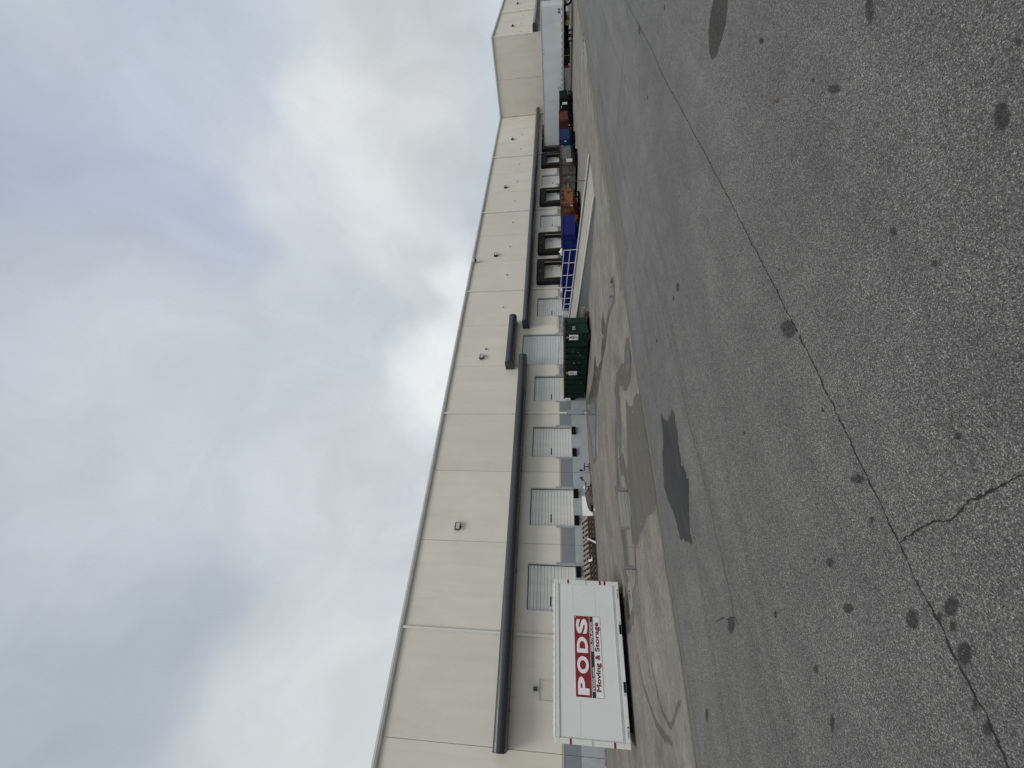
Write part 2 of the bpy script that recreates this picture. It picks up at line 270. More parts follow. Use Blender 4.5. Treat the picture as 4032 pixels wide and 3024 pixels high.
SKYB=[((0.6379, 0.1166, 0.7613), 0, 26, (0.5135, 0.5782, 0.6593), 0.75), ((0.7439, 0.3239, 0.5845), 0, 24, (0.6662, 0.7157, 0.7672), 0.85), ((0.5501, 0.2661, 0.7916), 0, 19, (0.3935, 0.4539, 0.5845), 0.75), ((0.5955, 0.3297, 0.7326), 0, 12, (0.4256, 0.4938, 0.6247), 0.4), ((0.8128, 0.1022, 0.5734), 0, 13, (0.4373, 0.5117, 0.6512), 0.45), ((0.5845, 0.7532, 0.3019), 0, 12, (0.858, 0.8864, 0.8864), 0.95), ((0.7885, 0.5078, 0.3471), 0, 11, (0.7648, 0.798, 0.8115), 0.7), ((0.8993, 0.2673, 0.3462), 0, 12, (0.7791, 0.8059, 0.8126), 0.8), ((0.955, 0.1474, 0.2576), 0, 10, (0.5071, 0.5333, 0.5602), 0.6), ((0.9042, 0.33, 0.271), 0, 9, (0.5937, 0.6166, 0.6282), 0.55), ((0.7436, 0.5818, 0.3295), 0, 8, (0.6015, 0.6304, 0.6541), 0.55), ((0.7422, 0.6236, 0.2453), 0, 7, (0.8422, 0.8702, 0.8773), 0.8), ((0.1182, 0.833, 0.5405), 0, 28, (0.485, 0.521, 0.5585), 0.8), ((-0.0574, 0.6399, 0.7663), 0, 36, (0.4215, 0.4793, 0.5415), 1.0), ((0.2244, 0.4827, 0.8465), 0, 26, (0.4546, 0.5149, 0.5797), 0.85), ((-0.0922, 0.9178, 0.3862), 0, 20, (0.6771, 0.7143, 0.727), 0.85), ((0.348, 0.5713, 0.7433), 0, 24, (0.5986, 0.6511, 0.6999), 0.75), ((0.305, 0.8323, 0.4629), 0, 17, (0.6513, 0.6939, 0.7381), 0.75)]
LEAF=(4.13, 1.502)
SKY_ZEN=2.6
SKY_GAIN=0.98
SUN_E=1.5
EXPO=0.0
CAMF=1555.366
CAMP=(0.636742,0.118884,-0.010166)
# ================================================================ WAREHOUSE
WH=thing('warehouse','long cream warehouse with loading docks and charcoal awnings, stepping forward at its far end','building',(30,FY,0))
OFF=(30,FY,0)
def wall_sheet(mb, P0, u, n, s0,s1,z0,z1, holes=(), t=.18):
    """front sheet with rectangular holes (s0,s1,z0,z1), reveals of depth t"""
    ss=sorted({s0,s1,*[a for h in holes for a in h[:2] if s0<a<s1]}); zs=sorted({z0,z1,*[a for h in holes for a in h[2:] if z0<a<z1]})
    def solid(i,j):
        if i<0 or j<0 or i>=len(ss)-1 or j>=len(zs)-1: return False
        a=(ss[i]+ss[i+1])/2; b=(zs[j]+zs[j+1])/2
        return not any(h[0]<a<h[1] and h[2]<b<h[3] for h in holes)
    def P(s,z,d=0): return (P0[0]+u[0]*s-n[0]*d, P0[1]+u[1]*s-n[1]*d, z)
    for i in range(len(ss)-1):
        for j in range(len(zs)-1):
            if not solid(i,j): continue
            a,b,c,d=ss[i],ss[i+1],zs[j],zs[j+1]
            mb.quad(P(a,c),P(b,c),P(b,d),P(a,d))
            if not solid(i-1,j): mb.quad(P(a,c),P(a,d),P(a,d,t),P(a,c,t))
            if not solid(i+1,j): mb.quad(P(b,c),P(b,c,t),P(b,d,t),P(b,d))
            if not solid(i,j-1): mb.quad(P(a,c),P(a,c,t),P(b,c,t),P(b,c))
            if not solid(i,j+1): mb.quad(P(a,d),P(b,d),P(b,d,t),P(a,d,t))
ZD, ZB, ZS, ZT = 1.09, 1.86, 1.935, 10.36
G=.011
fx=((0,FY),(1,0),(0,-1))
DW=2.38
plain=[1,2,3,4,6,9,11]           # panels with plain white dock doors
sealed=[7,8,10,12,13,14]         # panels with black dock seals
holes=[]
doorx={}
for i in plain+sealed:
    c=SX(i)+PW/2; c={6:26.42}.get(i,c); doorx[i]=c
    w=DW if i in plain else 2.44
    holes.append((c-w/2,c+w/2,ZD,3.80 if i in plain else 3.30))
BIG=(19.80,23.10,ZD,4.92); holes.append(BIG)
PD=(-.985,-.065,ZD,3.045); holes.append(PD)
# front panels
for i in range(-6,16):
    mb=MB(); a=SX(i)+G; b=SX(i+1)-(G if i<15 else 0)
    if i==4: b=SX(5)-G
    hs=[h for h in holes if h[1]>a and h[0]<b]
    hs=[(max(h[0],a),min(h[1],b),h[2],h[3]) for h in hs]
    wall_sheet(mb,*fx,a,b,ZS,ZT,hs)
    mb.build('wall_panel',MAT['wall'],WH,OFF)
md_=MB(); mp_=MB(); ms_=MB()
for i in range(-6,16):
    a=SX(i)+G; b=SX(i+1)-G
    hs=[(max(h[0],a),min(h[1],b),h[2],h[3]) for h in holes if h[1]>a and h[0]<b]
    wall_sheet(md_,*fx,a,b,ZD+.006,ZB,hs); wall_sheet(mp_,*fx,a,b,-.3,ZD-.006,[],.18)
    # reveal strip, set back 20 mm
    xs=[a]+[q for h in sorted(hs) for q in h[:2]]+[b]
    for k in range(0,len(xs),2): 
        if xs[k+1]-xs[k]>.02: ms_.box(xs[k],xs[k+1],FY+.018,FY+.12,ZB+.012,ZS-.012)
md_.build('dado',MAT['dado'],WH,OFF); mp_.build('plinth',MAT['plinth'],WH,OFF); ms_.build('reveal_strip',MAT['strip'],WH,OFF)
# return wall and forward block
rt=((BX,FY),(0,-1),(-1,0)); H2=(FY-BY)/2
for k in range(2):
    mb=MB(); wall_sheet(mb,*rt,k*H2+(G if k else .0),(k+1)*H2-(G if k==0 else .003),ZS,ZT,[],.18); mb.build('wall_panel',MAT['wall'],WH,OFF)
mb=MB(); wall_sheet(mb,*rt,0,2*H2-.003,ZD,ZB,[],.18); mb.build('dado',MAT['dado'],WH,OFF)
mb=MB(); wall_sheet(mb,*rt,0,2*H2-.003,-.3,ZD-.006,[],.18); mb.build('plinth',MAT['plinth'],WH,OFF)
bl=((0,BY),(1,0),(0,-1))
for k in range(12):
    mb=MB(); wall_sheet(mb,*bl,BX+k*PW+(G if k else .004),BX+(k+1)*PW-G,ZS,ZT,[],.18); mb.build('wall_panel',MAT['wall'],WH,OFF)
mb=MB(); wall_sheet(mb,*bl,BX+.004,BX+12*PW,ZD,ZB,[],.18); mb.build('dado',MAT['dado'],WH,OFF)
mb=MB(); wall_sheet(mb,*bl,BX+.004,BX+12*PW,-.3,ZD-.006,[],.18); mb.build('plinth',MAT['plinth'],WH,OFF)
# solid core behind the skins, roof deck
mb=MB(); mb.box(SX(-6),BX+.19,FY+.30,FY+40,-.3,ZT); mb.box(BX+.19,BX+12*PW,BY+.19,FY+40,-.3,ZT)
# thin backing close behind the joints (not behind the doors)
def backing(x0,x1):
    hs=[h for h in holes if h[1]>x0 and h[0]<x1]
    wall_sheet(mb,(0,FY+.040),(1,0),(0,-1),x0,x1,-.2,ZT-.02,[(h[0]-.03,h[1]+.03,h[2]-.03,h[3]+.03) for h in hs],.10)
backing(SX(-6)+.05,BX-.05)
mb.build('wall_core',MAT['core'],WH,OFF)
mb=MB(); mb.box(SX(-6),BX+.3,FY+.1,FY+40,ZT+.02,ZT+.14); mb.box(BX+.31,BX+12*PW,BY+.1,FY+40,ZT+.02,ZT+.14); mb.build('roof',MAT['roof'],WH,OFF)
# gutter : ogee profile along the eave, jointed lengths
gp=[(.02,10.355),(-.10,10.355),(-.155,10.41),(-.155,10.455),(-.185,10.475),(-.185,10.585),(.02,10.585)]
mb=MB()
x=SX(-6)
while x<BX-.2:
    e=min(x+3.05,BX-.20); mb.prism([(FY+a,z_) for a,z_ in gp],x,e-.006,'x'); x=e
mb.build('gutter',MAT['gutter'],WH,OFF)
mb=MB(); y=FY
mb.prism([(BX+a,z_) for a,z_ in gp],BY-.18,FY+.02,'y'); mb.build('gutter',MAT['gutter'],WH,OFF)
mb=MB(); x=BX+.03
while x<BX+12*PW-.1:
    mb.prism([(BY+a,z_) for a,z_ in gp],x,x+3.04,'x'); x+=3.05
mb.build('gutter',MAT['gutter'],WH,OFF)
# downspouts
def spout(x,y,ztop=10.4,boot=False,face=1):
    mb=MB(); z=ztop; h=3.02
    while z>(1.36 if boot else .35):
        zb=max(z-h,(1.36 if boot else .35)); mb.box(x-.062,x+.062,y-.125,y-.012,zb+.004,z); z=zb
    for zz in (10.0,5.3,2.6):
        mb.box(x-.085,x+.085,y-.131,y-.006,zz,zz+.045)
    o=mb.build('downspout',MAT['spout'],WH,OFF,bevel=.006)
    b=MB(); b.prism([(x-.16,y-.20),(x+.16,y-.20),(x+.12,y-.005),(x-.12,y-.005)],.27,1.34,'z'); b.build('downspout_guard',MAT['guard'],WH,OFF)
    b=MB(); b.tube((x,y-.10,.0),(x,y-.10,.27),.065,12); b.build('drain_boot',MAT['plastic'],WH,OFF)
for i in (1,4,7,10,13): spout(SX(i)-(.05 if i==1 else 0),FY,boot=True)
spout(82.35,BY,boot=True); 
mb=MB(); mb.box(BX-.005,BX+.125,BY-.012-.11,BY-.012,1.0,10.4); mb.build('downspout',MAT['spout'],WH,OFF,bevel=.006)
mb=MB(); mb.box(BX-.13,BX-.012,FY-.20,FY-.08,1.0,10.4); mb.build('downspout',MAT['spout'],WH,OFF,bevel=.006)
# awnings : deep box with a bull-nosed front
def awning(x0,x1,yw,z0,z1,d=1.06):
    pts=[(yw-.004,z0),(yw-.004,z1),(yw-d+.26,z1)]
    zc=(z0+z1)/2; hh=(z1-z0)/2
    for k in range(1,12):
        a=math.pi*k/12; pts.append((yw-d+.26-.26*math.sin(a), zc+hh*math.cos(a)))
    pts.append((yw-d+.26,z0))
    mb=MB(); x=x0
    while x<x1-.01:
        e=min(x+6.1,x1)
        if x1-e<1: e=x1
        mb.prism(pts,x+.003,e-.003,'x'); x=e
    o=mb.build('awning',MAT['awning'],WH,OFF,smooth=True)
    for xa,sgn in ((x0,-1),(x1,1)):
        c=MB(); p2=[(yw-.002,z0-.012),(yw-.002,z1+.012),(yw-d+.26,z1+.012)]
        for k in range(1,12):
            a=math.pi*k/12; p2.append((yw-d+.26-.275*math.sin(a), zc+(hh+.012)*math.cos(a)))
        p2.append((yw-d+.26,z0-.012))
        c.prism(p2,min(xa,xa+sgn*.03),max(xa,xa+sgn*.03),'x'); c.build('end_cap',MAT['awning_end'],o,OFF)
    # small mounting bracket under the outer edge at each joint
    b=MB(); x=x0+1.4
    while x<x1: b.box(x-.02,x+.02,yw-d+.45,yw-.03,z0-.025,z0+.01); x+=6.1
    b.build('bracket',MAT['awning_end'],o,OFF)
awning(-2.80,20.05,FY,4.40,4.99)
awning(19.36,24.48,FY,5.44,6.06)
awning(23.80,BX-.35,FY,4.365,4.93)
awning(BX+.25,BX+50,BY,4.36,4.95)
# dock doors
def dock_door(x0,x1,z0,z1,n,mat,slot=True,guard=True,rec=.155,frame=True):
    mb=MB(); mb.mi=0
    y=FY+rec; pitch=(z1-z0)/n
    mb.mi=1; mb.box(x0+.012,x1-.012,y+.03,y+.06,z0+.002,z1)
    mb.mi=0
    for k in range(n):
        a=z0+k*pitch
        mb.prism([(y+.034,a+.010),(y+.012,a+.010),(y,a+.020),(y,a+pitch-.014),(y+.012,a+pitch-.006),(y+.034,a+pitch-.006)],x0+.014,x1-.014,'x')
        # fine ribs rolled into each section
        for q in (.38,.68): mb.box(x0+.014,x1-.014,y-.004,y+.002,a+pitch*q,a+pitch*q+.010)
    d=mb.build('dock_door',[mat,MAT['groove']],WH,OFF)
    if slot:
        s=MB(); zc=z0+1.385; s.box(x0+.26,x0+.74,y-.010,y+.02,zc-.04,zc+.04); s.build('sight_slot',MAT['glassdark'],d,OFF)
    if frame:
        f=MB(); e=.045
        f.box(x0,x0+.05,FY-.004,FY+rec-.006,z0,z1-.05); f.box(x1-.05,x1,FY-.004,FY+rec-.006,z0,z1-.05); f.box(x0,x1,FY-.004,FY+rec-.006,z1-.05,z1)
        f.build('door_frame',MAT['frame'],d,OFF)
        f=MB(); f.box(x1-.085,x1-.0505,y-.016,y+.0,z0,z1-.05); f.box(x0+.0505,x1-.0855,y-.016,y+.0,z1-.085,z1-.0505); f.build('dark_edge_strip',MAT['black'],d,OFF)  # black strip along the right and top edges of the door
    if guard:
        for xx in (x0,x1):
            g=MB(); s_=-1 if xx==x0 else 1
            g.box(min(xx,xx+s_*.09),max(xx,xx+s_*.09),FY-.03,FY-.005,z0,z0+1.08); g.box(xx-.012 if s_>0 else xx-.0,xx if s_>0 else xx+.012,FY-.03,FY+.12,z0,z0+1.08)
            g.build('jamb_guard',MAT['guard'],d,OFF)
    return d
for i in plain:
    c=doorx[i]; dock_door(c-DW/2,c+DW/2,ZD,3.80,14,MAT['door'])
dock_door(*BIG[:2],BIG[2],BIG[3],18,MAT['bigdoor'],slot=False)
for i in sealed:
    c=doorx[i]; d=dock_door(c-1.22,c+1.22,ZD,3.30,11,MAT['door'],slot=False,guard=False,frame=False)
# bumpers
for i in plain[:4]:
    for s_ in (-1,1):
        xc=doorx[i]+s_*.83
        mb=MB(); mb.box(xc-.29,xc+.29,FY-.03,FY-.004,.80,1.07); mb.mi=0
        k=0
        while k<9: 
            xa=xc-.27+k*.06; mb.box(xa+.004,xa+.056,FY-.15,FY-.028,.815,1.055); k+=1
        mb.build('dock_bumper',MAT['black'],WH,OFF)
# dock seals
for i in sealed:
    c=doorx[i]
    t=MB()
    # header pad with rounded upper corners (front view outline)
    out=[(c-1.70,3.22),(c-1.70,3.72),(c-1.62,3.86),(c-1.48,3.92),(c+1.48,3.92),(c+1.62,3.86),(c+1.70,3.72),(c+1.70,3.22)]
    t.prism(out,FY-.46,FY-.004,'y')
    for s_ in (-1,1):
        a,b=sorted((c+s_*1.70,c+s_*1.22)); a2,b2=sorted((c+s_*1.70,c+s_*1.12))
        t.quad((a,FY-.004,ZD),(b,FY-.004,ZD),(b2,FY-.46,ZD),(a2,FY-.46,ZD))
        t.quad((a,FY-.004,3.22),(a2,FY-.46,3.22),(b2,FY-.46,3.22),(b,FY-.004,3.22))
        t.quad((a2,FY-.46,ZD),(b2,FY-.46,ZD),(b2,FY-.46,3.22),(a2,FY-.46,3.22))
        t.quad((a,FY-.004,ZD),(a2,FY-.46,ZD),(a2,FY-.46,3.22),(a,FY-.004,3.22))
        t.quad((b,FY-.004,ZD),(b,FY-.004,3.22),(b2,FY-.46,3.22),(b2,FY-.46,ZD))
    o=t.build('dock_seal',MAT['seal'],WH,OFF,bevel=.02)
    for s_ in (-1,1):
        g=MB(); xx=c+s_*1.14; g.box(xx-.03,xx+.03,FY-.468,FY-.461,ZD,3.2); g.build('guide_stripe',MAT['yellowtape'],o,OFF)
    # crease straps sewn over the header
    g=MB(); g.bar((c-.35,FY-.468,3.52),(c-.05,FY-.468,3.62),.012,.05); g.bar((c-.05,FY-.468,3.62),(c+.02,FY-.468,3.48),.012,.05); g.build('header_strap',MAT['chairgrey'],o,OFF)
# personnel door
mb=MB(); a,b=PD[0],PD[1]; mb.box(a+.05,b-.05,FY+.05,FY+.10,ZD,3.0); pdoor=mb.build('personnel_door',MAT['wall'],WH,OFF)
f=MB(); f.box(a,a+.05,FY-.006,FY+.1,ZD,2.995); f.box(b-.05,b,FY-.006,FY+.1,ZD,2.995); f.box(a,b,FY-.006,FY+.1,2.995,3.045); f.build('door_frame',MAT['strip'],pdoor,OFF)
h=MB(); h.box(b-.15,b-.07,FY+.025,FY+.048,2.84,2.87); h.build('door_closer',MAT['frame'],pdoor,OFF)
h=MB(); h.tube((a+.13,FY+.048,2.05),(a+.13,FY-.01,2.05),.03,10); h.bar((a+.13,FY-.015,2.05),(a+.26,FY-.015,2.05),.02,.025); h.build('handle',MAT['frame'],pdoor,OFF)

# ---- signs, lamps and the camera fixed to the wall (things of their own)
def text_mesh(txt, size=1.0, bold=0.0, spacing=1.0):
    cu=bpy.data.curves.new('t','FONT'); cu.body=txt; cu.size=size; cu.offset=bold; cu.space_character=spacing; cu.resolution_u=4; cu.extrude=0.0
    ob=bpy.data.objects.new('t',cu); COL.objects.link(ob)
    dg=bpy.context.evaluated_depsgraph_get(); me=bpy.data.meshes.new_from_object(ob.evaluated_get(dg))
    vs=[tuple(v.co) for v in me.vertices]; fs=[tuple(p.vertices) for p in me.polygons]
    bpy.data.objects.remove(ob); bpy.data.curves.remove(cu); bpy.data.meshes.remove(me)
    return vs,fs
def text_to(mb, txt, P, s0,s1,z0,z1, bold=0.0, spacing=1.0, keep=False):
    """fit txt into the rectangle s0..s1, z0..z1; P(s,z) -> 3-D point"""
    vs,fs=text_mesh(txt,1.0,bold,spacing)
    xa=min(v[0] for v in vs); xb=max(v[0] for v in vs); ya=min(v[1] for v in vs); yb=max(v[1] for v in vs)
    b=len(mb.v)
    for v in vs:
        mb.v.append(tuple(P(s0+(v[0]-xa)/(xb-xa)*(s1-s0), z0+(v[1]-ya)/(yb-ya)*(z1-z0))))
    for f in fs: mb.f.append(tuple(b+i for i in f)); mb.m.append(mb.mi)
def text_bold(mb, txt, P, s0,s1,z0,z1, d):
    for k,(a,c) in enumerate(((0,0),(-d,0),(d,0),(0,d*.6),(0,-d*.6))):
        text_to(mb,txt,lambda s,z: tuple(Vector(P(s+a,z+c))+Vector((0,-.0003*k,0))),s0+d,s1-d,z0+d*.5,z1-d*.5)
def number_sign(txt,x,z,y,w=.36,h=.34,readable=True):
    t=thing('number_sign',{'48':'white square sign reading 48 above the short raised awning'}.get(txt,f'small white square sign reading {txt} on the cream wall above the long awning' if y>20 else f'tiny white sign reading {txt} on the stepped-forward block at the far end'),'sign',(x,y,z-h/2),0,'bay number signs on the wall')
    m=MB(); m.box(-w/2,w/2,-.022,-.004,0,h); m.build('plate',MAT['sign'],t)
    m=MB(); text_to(m,txt,lambda s,zz:(s,-.0245,zz),-.125,.125,.06,h-.06,.035); m.build('digits',MAT['ink'],t)
number_sign('48',21.51,7.88,FY,.36,.38)
for k,(txt,x) in enumerate((('47',26.51),('46',31.03),('45',35.57),('44',40.03),('43',44.49),('42',49.03),('41',53.5),('40',58.0),('39',62.47))): number_sign(txt,x,6.81,FY)
for k,(txt,x) in enumerate((('38',71.1),('37',75.25),('36',79.8),('35',84.3),('34',88.65))): number_sign(txt,x,6.78,BY)
def flood(x,z,y,label):
    t=thing('wall_lamp',label,'wall lamp',(x,y,z),0,'floodlights high on the wall')
    m=MB(); m.prism([(-.004,-.10),(-.004,.14),(-.10,.17),(-.26,.06),(-.24,-.17),(-.20,-.17),(-.10,-.12)],-.22,.22,'x'); m.build('housing',MAT['bronze'],t,bevel=.01)
    m=MB(); m.quad((-.185,-.263,.040),(.185,-.263,.040),(.185,-.2455,-.155),(-.185,-.2455,-.155)); 
    o=m.build('lens',MAT['lens'],t); 
    m=MB(); m.box(-.05,.05,-.02,-.003,-.22,.2); m.build('mount_plate',MAT['bronze'],t)
flood(7.06,8.17,FY,'dark rectangular floodlight nearest the viewer, on the wide blank wall above the long left awning')
flood(20.62,8.17,FY,'dark floodlight just left of the sign reading 48')
flood(34.2,8.19,FY,'dark floodlight beside the sign reading 45')
flood(47.75,8.17,FY,'small dark floodlight between the signs reading 43 and 42')
flood(61.15,8.14,FY,'small dark floodlight by the corner, left of the sign reading 39')
flood(74.2,7.95,BY,'tiny dark floodlight nearest the corner of the stepped-forward block')
flood(87.7,7.96,BY,'tiny dark floodlight further along the stepped-forward block')
t=thing('wall_lamp','small bronze wall lamp over the cream personnel door','wall lamp',(-.515,FY,3.10))
m=MB(); m.prism([(-.004,0),(-.004,.20),(-.10,.20),(-.17,.10),(-.17,0)],-.085,.085,'x'); m.build('housing',MAT['bronze'],t,bevel=.008)
m=MB(); m.box(-.07,.07,-.155,-.02,-.02,-.001); m.build('lens',MAT['lens'],t)
t=thing('dome_camera','small round dome camera hanging under the gutter','camera',(33.2,FY-.30,10.02))
m=MB(); m.lathe([(.36,.0),(.36,.12),(.30,.19),(.18,.20)],(0,0,0),14,'z'); m.build('housing',MAT['podgrey'],t,smooth=True)
m=MB(); m.lathe([(.18,.185),(.10,.18),(.03,.12),(0,.0)],(0,0,0),14,'z'); m.build('dome',MAT['glassdark'],t,smooth=True)
m=MB(); m.bar((0,0,.33),(0,.30,.33),.05,.05); m.build('arm',MAT['podgrey'],t)
# ================================================================ STORAGE CONTAINER
PA=(-1.39,14.02); PANG=math.radians(-3.237); PL_=3.90; PH=2.115; PDP=2.42
SCN=thing('storage_container','white portable storage container with a red lettered panel, parked on the concrete apron','storage container',(PA[0],PA[1],0),PANG)
m=MB(); m.box(.09,PL_-.09,.035,PDP-.03,.20,PH-.10); m.build('side_panel',MAT['podwhite'],SCN)
m=MB()
for a,b in ((0,.118),(PL_-.118,PL_)):
    for c,d in ((.0,.13),(PDP-.13,PDP)): m.box(a,b,c,d,.305,PH-.14)
m.build('corner_post',MAT['podframe'],SCN,bevel=.006)
m=MB()
for a,b in ((0,.118),(PL_-.118,PL_)):
    for c,d in ((-.002,.13),(PDP-.13,PDP+.002)): m.box(a,b,c,d,PH-.135,PH); m.box(a,b,c,d,.15,.30)
m.build('corner_casting',MAT['podframe'],SCN,bevel=.008)
m=MB(); m.box(.118,PL_-.118,.012,.10,PH-.135,PH-.015); m.box(.118,PL_-.118,PDP-.1,PDP-.012,PH-.135,PH-.015)
m.box(.012,.1,.13,PDP-.13,PH-.135,PH-.015); m.box(PL_-.1,PL_-.012,.13,PDP-.13,PH-.135,PH-.015); m.build('top_rail',MAT['podframe'],SCN,bevel=.006)
m=MB(); m.box(.118,PL_-.118,.030,.05,PH-.175,PH-.14); m.build('top_channel',MAT['podgrey'],SCN)
m=MB(); m.box(.118,PL_-.118,.004,.10,.15,.262); m.box(.118,PL_-.118,PDP-.1,PDP-.004,.15,.262); m.box(.004,.1,.13,PDP-.13,.15,.262); m.box(PL_-.1,PL_-.004,.13,PDP-.13,.15,.262); m.build('bottom_rail',MAT['podframe'],SCN,bevel=.006)
m=MB(); m.box(.118,PL_-.118,.012,.03,.263,.345); m.build('lower_channel',MAT['podgrey'],SCN)
m=MB()
k=0
while .25+k*.295<PL_-.15:
    x=.25+k*.295; m.lathe([(0,.0),(-.006,.006),(-.009,.0)],(x,.012,.305),8,'y'); k+=1
for s_ in (.126,PL_-.126):
    for k in range(9): m.lathe([(0,.016),(-.010,.012),(-.012,.0)],(s_,.033,.40+k*.185),8,'y')
m.build('rivet',MAT['podframe'],SCN); 
# roof: translucent-white skin bulging slightly between bows, wavy edge
m=MB(); n=19
for k in range(n):
    x0=.10+k*(PL_-.20)/n; x1=x0+(PL_-.20)/n; pts=[(x0,PH-.02)]
    for q_ in range(7): pts.append((x0+(x1-x0)*q_/6, PH-.004+.044*math.sin(math.pi*q_/6)**.6 if 0<q_<6 else PH-.004))
    pts.append((x1,PH-.02)); m.prism(pts,.0,PDP-.0,'y')
m.build('roof_skin',MAT['skin'],SCN)
m=MB()
for y_ in (.35,1.85):
    m.box(.3,PL_-.3,y_,y_+.15,.02,.15)
m.build('skid',MAT['darksteel'],SCN)
for s0,s1 in ((1.163,1.405),(2.521,2.766)):
    m=MB(); m.box(s0,s1,.0015,.0075,.158,.222); m.build('fork_pocket',MAT['black'],SCN)
m=MB()
for s0 in (1.09,2.78): m.box(s0,s0+.065,.0005,.0055,.158,.222)
m.build('pocket_plate',MAT['podgrey'],SCN)
for s0,s1,za,zb in ((3.79,3.898,1.656,1.714),(3.79,3.898,.674,.736),(3.79,3.898,.532,.592),(.002,.116,1.665,1.718),(.002,.116,.526,.58)):
    m=MB(); m.box(s0,s1,-.004,.006,za,zb); m.build('red_reflector',MAT['reflector'],SCN)
for s0,s1,za,zb in ((3.79,3.898,1.104,1.158),(.002,.116,1.092,1.153)):
    m=MB(); m.box(s0,s1,-.004,.006,za,zb); m.build('grey_tape',MAT['greytape'],SCN)
# faint horizontal panel scuffs
m=MB()
for pts in ([(3.72,1.55),(3.4,1.548),(3.04,1.544)],[(.93,1.413),(.6,1.405),(.35,1.42),(.17,1.424)],[(3.72,.87),(3.3,.875),(3.0,.87)]):
    for a,b in zip(pts[:-1],pts[1:]): m.quad((a[0],.0335,a[1]-.006),(b[0],.0335,b[1]-.006),(b[0],.0335,b[1]+.006),(a[0],.0335,a[1]+.006))
m.build('panel_scuff',MAT['seam'],SCN)
# lettered panel
yy=.030
m=MB(); m.box(.985,2.935,yy,yy+.006,.755,1.535); lg=m.build('lettered_panel',MAT['logowhite'],SCN)
m=MB(); m.box(.994,2.927,yy-.004,yy-.001,1.088,1.526); m.build('red_field',MAT['podred'],lg)
m=MB()
for s_ in (1.491,1.973,2.457): m.box(s_-.008,s_+.008,yy-.0055,yy-.0045,1.090,1.524)
m.build('field_divider',MAT['redline'],lg)
m=MB(); m.box(.994,2.927,yy-.004,yy-.001,.978,1.074); m.build('black_strip',MAT['ink'],lg)
m=MB(); T=.006
m.box(.994,.994+T,yy-.004,yy-.001,.765,.977); m.box(2.927-T,2.927,yy-.004,yy-.001,.765,.977); m.box(.994+T,2.927-T,yy-.004,yy-.001,.765,.765+T); m.build('outline',MAT['ink'],lg)
PT=lambda s,z_:(s,yy-.0075,z_)
for ch,a,b in (('P',1.048,1.452),('O',1.522,1.930),('D',2.008,2.398),('S',2.476,2.862)):
    m=MB(); text_to(m,ch,PT,a,b,1.150 if ch in'PD' else 1.143,1.464 if ch in 'PD' else 1.471,.045); m.build('letter',MAT['logowhite'],lg)
m=MB(); m.tube((2.893,yy-.0045,1.489),(2.893,yy-.007,1.489),.014,12); m.build('dot',MAT['logowhite'],lg)
m=MB(); text_bold(m,'PODS.com',PT,1.134,1.680,.992,1.064,.0035); text_bold(m,'800-776-PODS',PT,2.054,2.786,.992,1.064,.0035); m.build('white_lettering',MAT['logowhite'],lg)
m=MB(); text_bold(m,'Moving',PT,1.137,1.788,.788,.954,.0075); text_bold(m,'&',PT,1.86,1.985,.820,.952,.0075); text_bold(m,'Storage',PT,2.056,2.784,.788,.955,.0075); m.build('red_lettering',MAT['redtext'],lg)
m=MB(); P2=lambda s,z_:(s,.0025,z_)
text_to(m,'16985SBDX',P2,.212,.398,.170,.203,.03); m.box(.420,.458,.001,.0035,.168,.205); text_to(m,'16985SBDX',P2,3.43,3.62,.172,.205,.03); m.box(3.645,3.683,.001,.0035,.170,.207); m.build('serial_number',MAT['ink'],SCN)

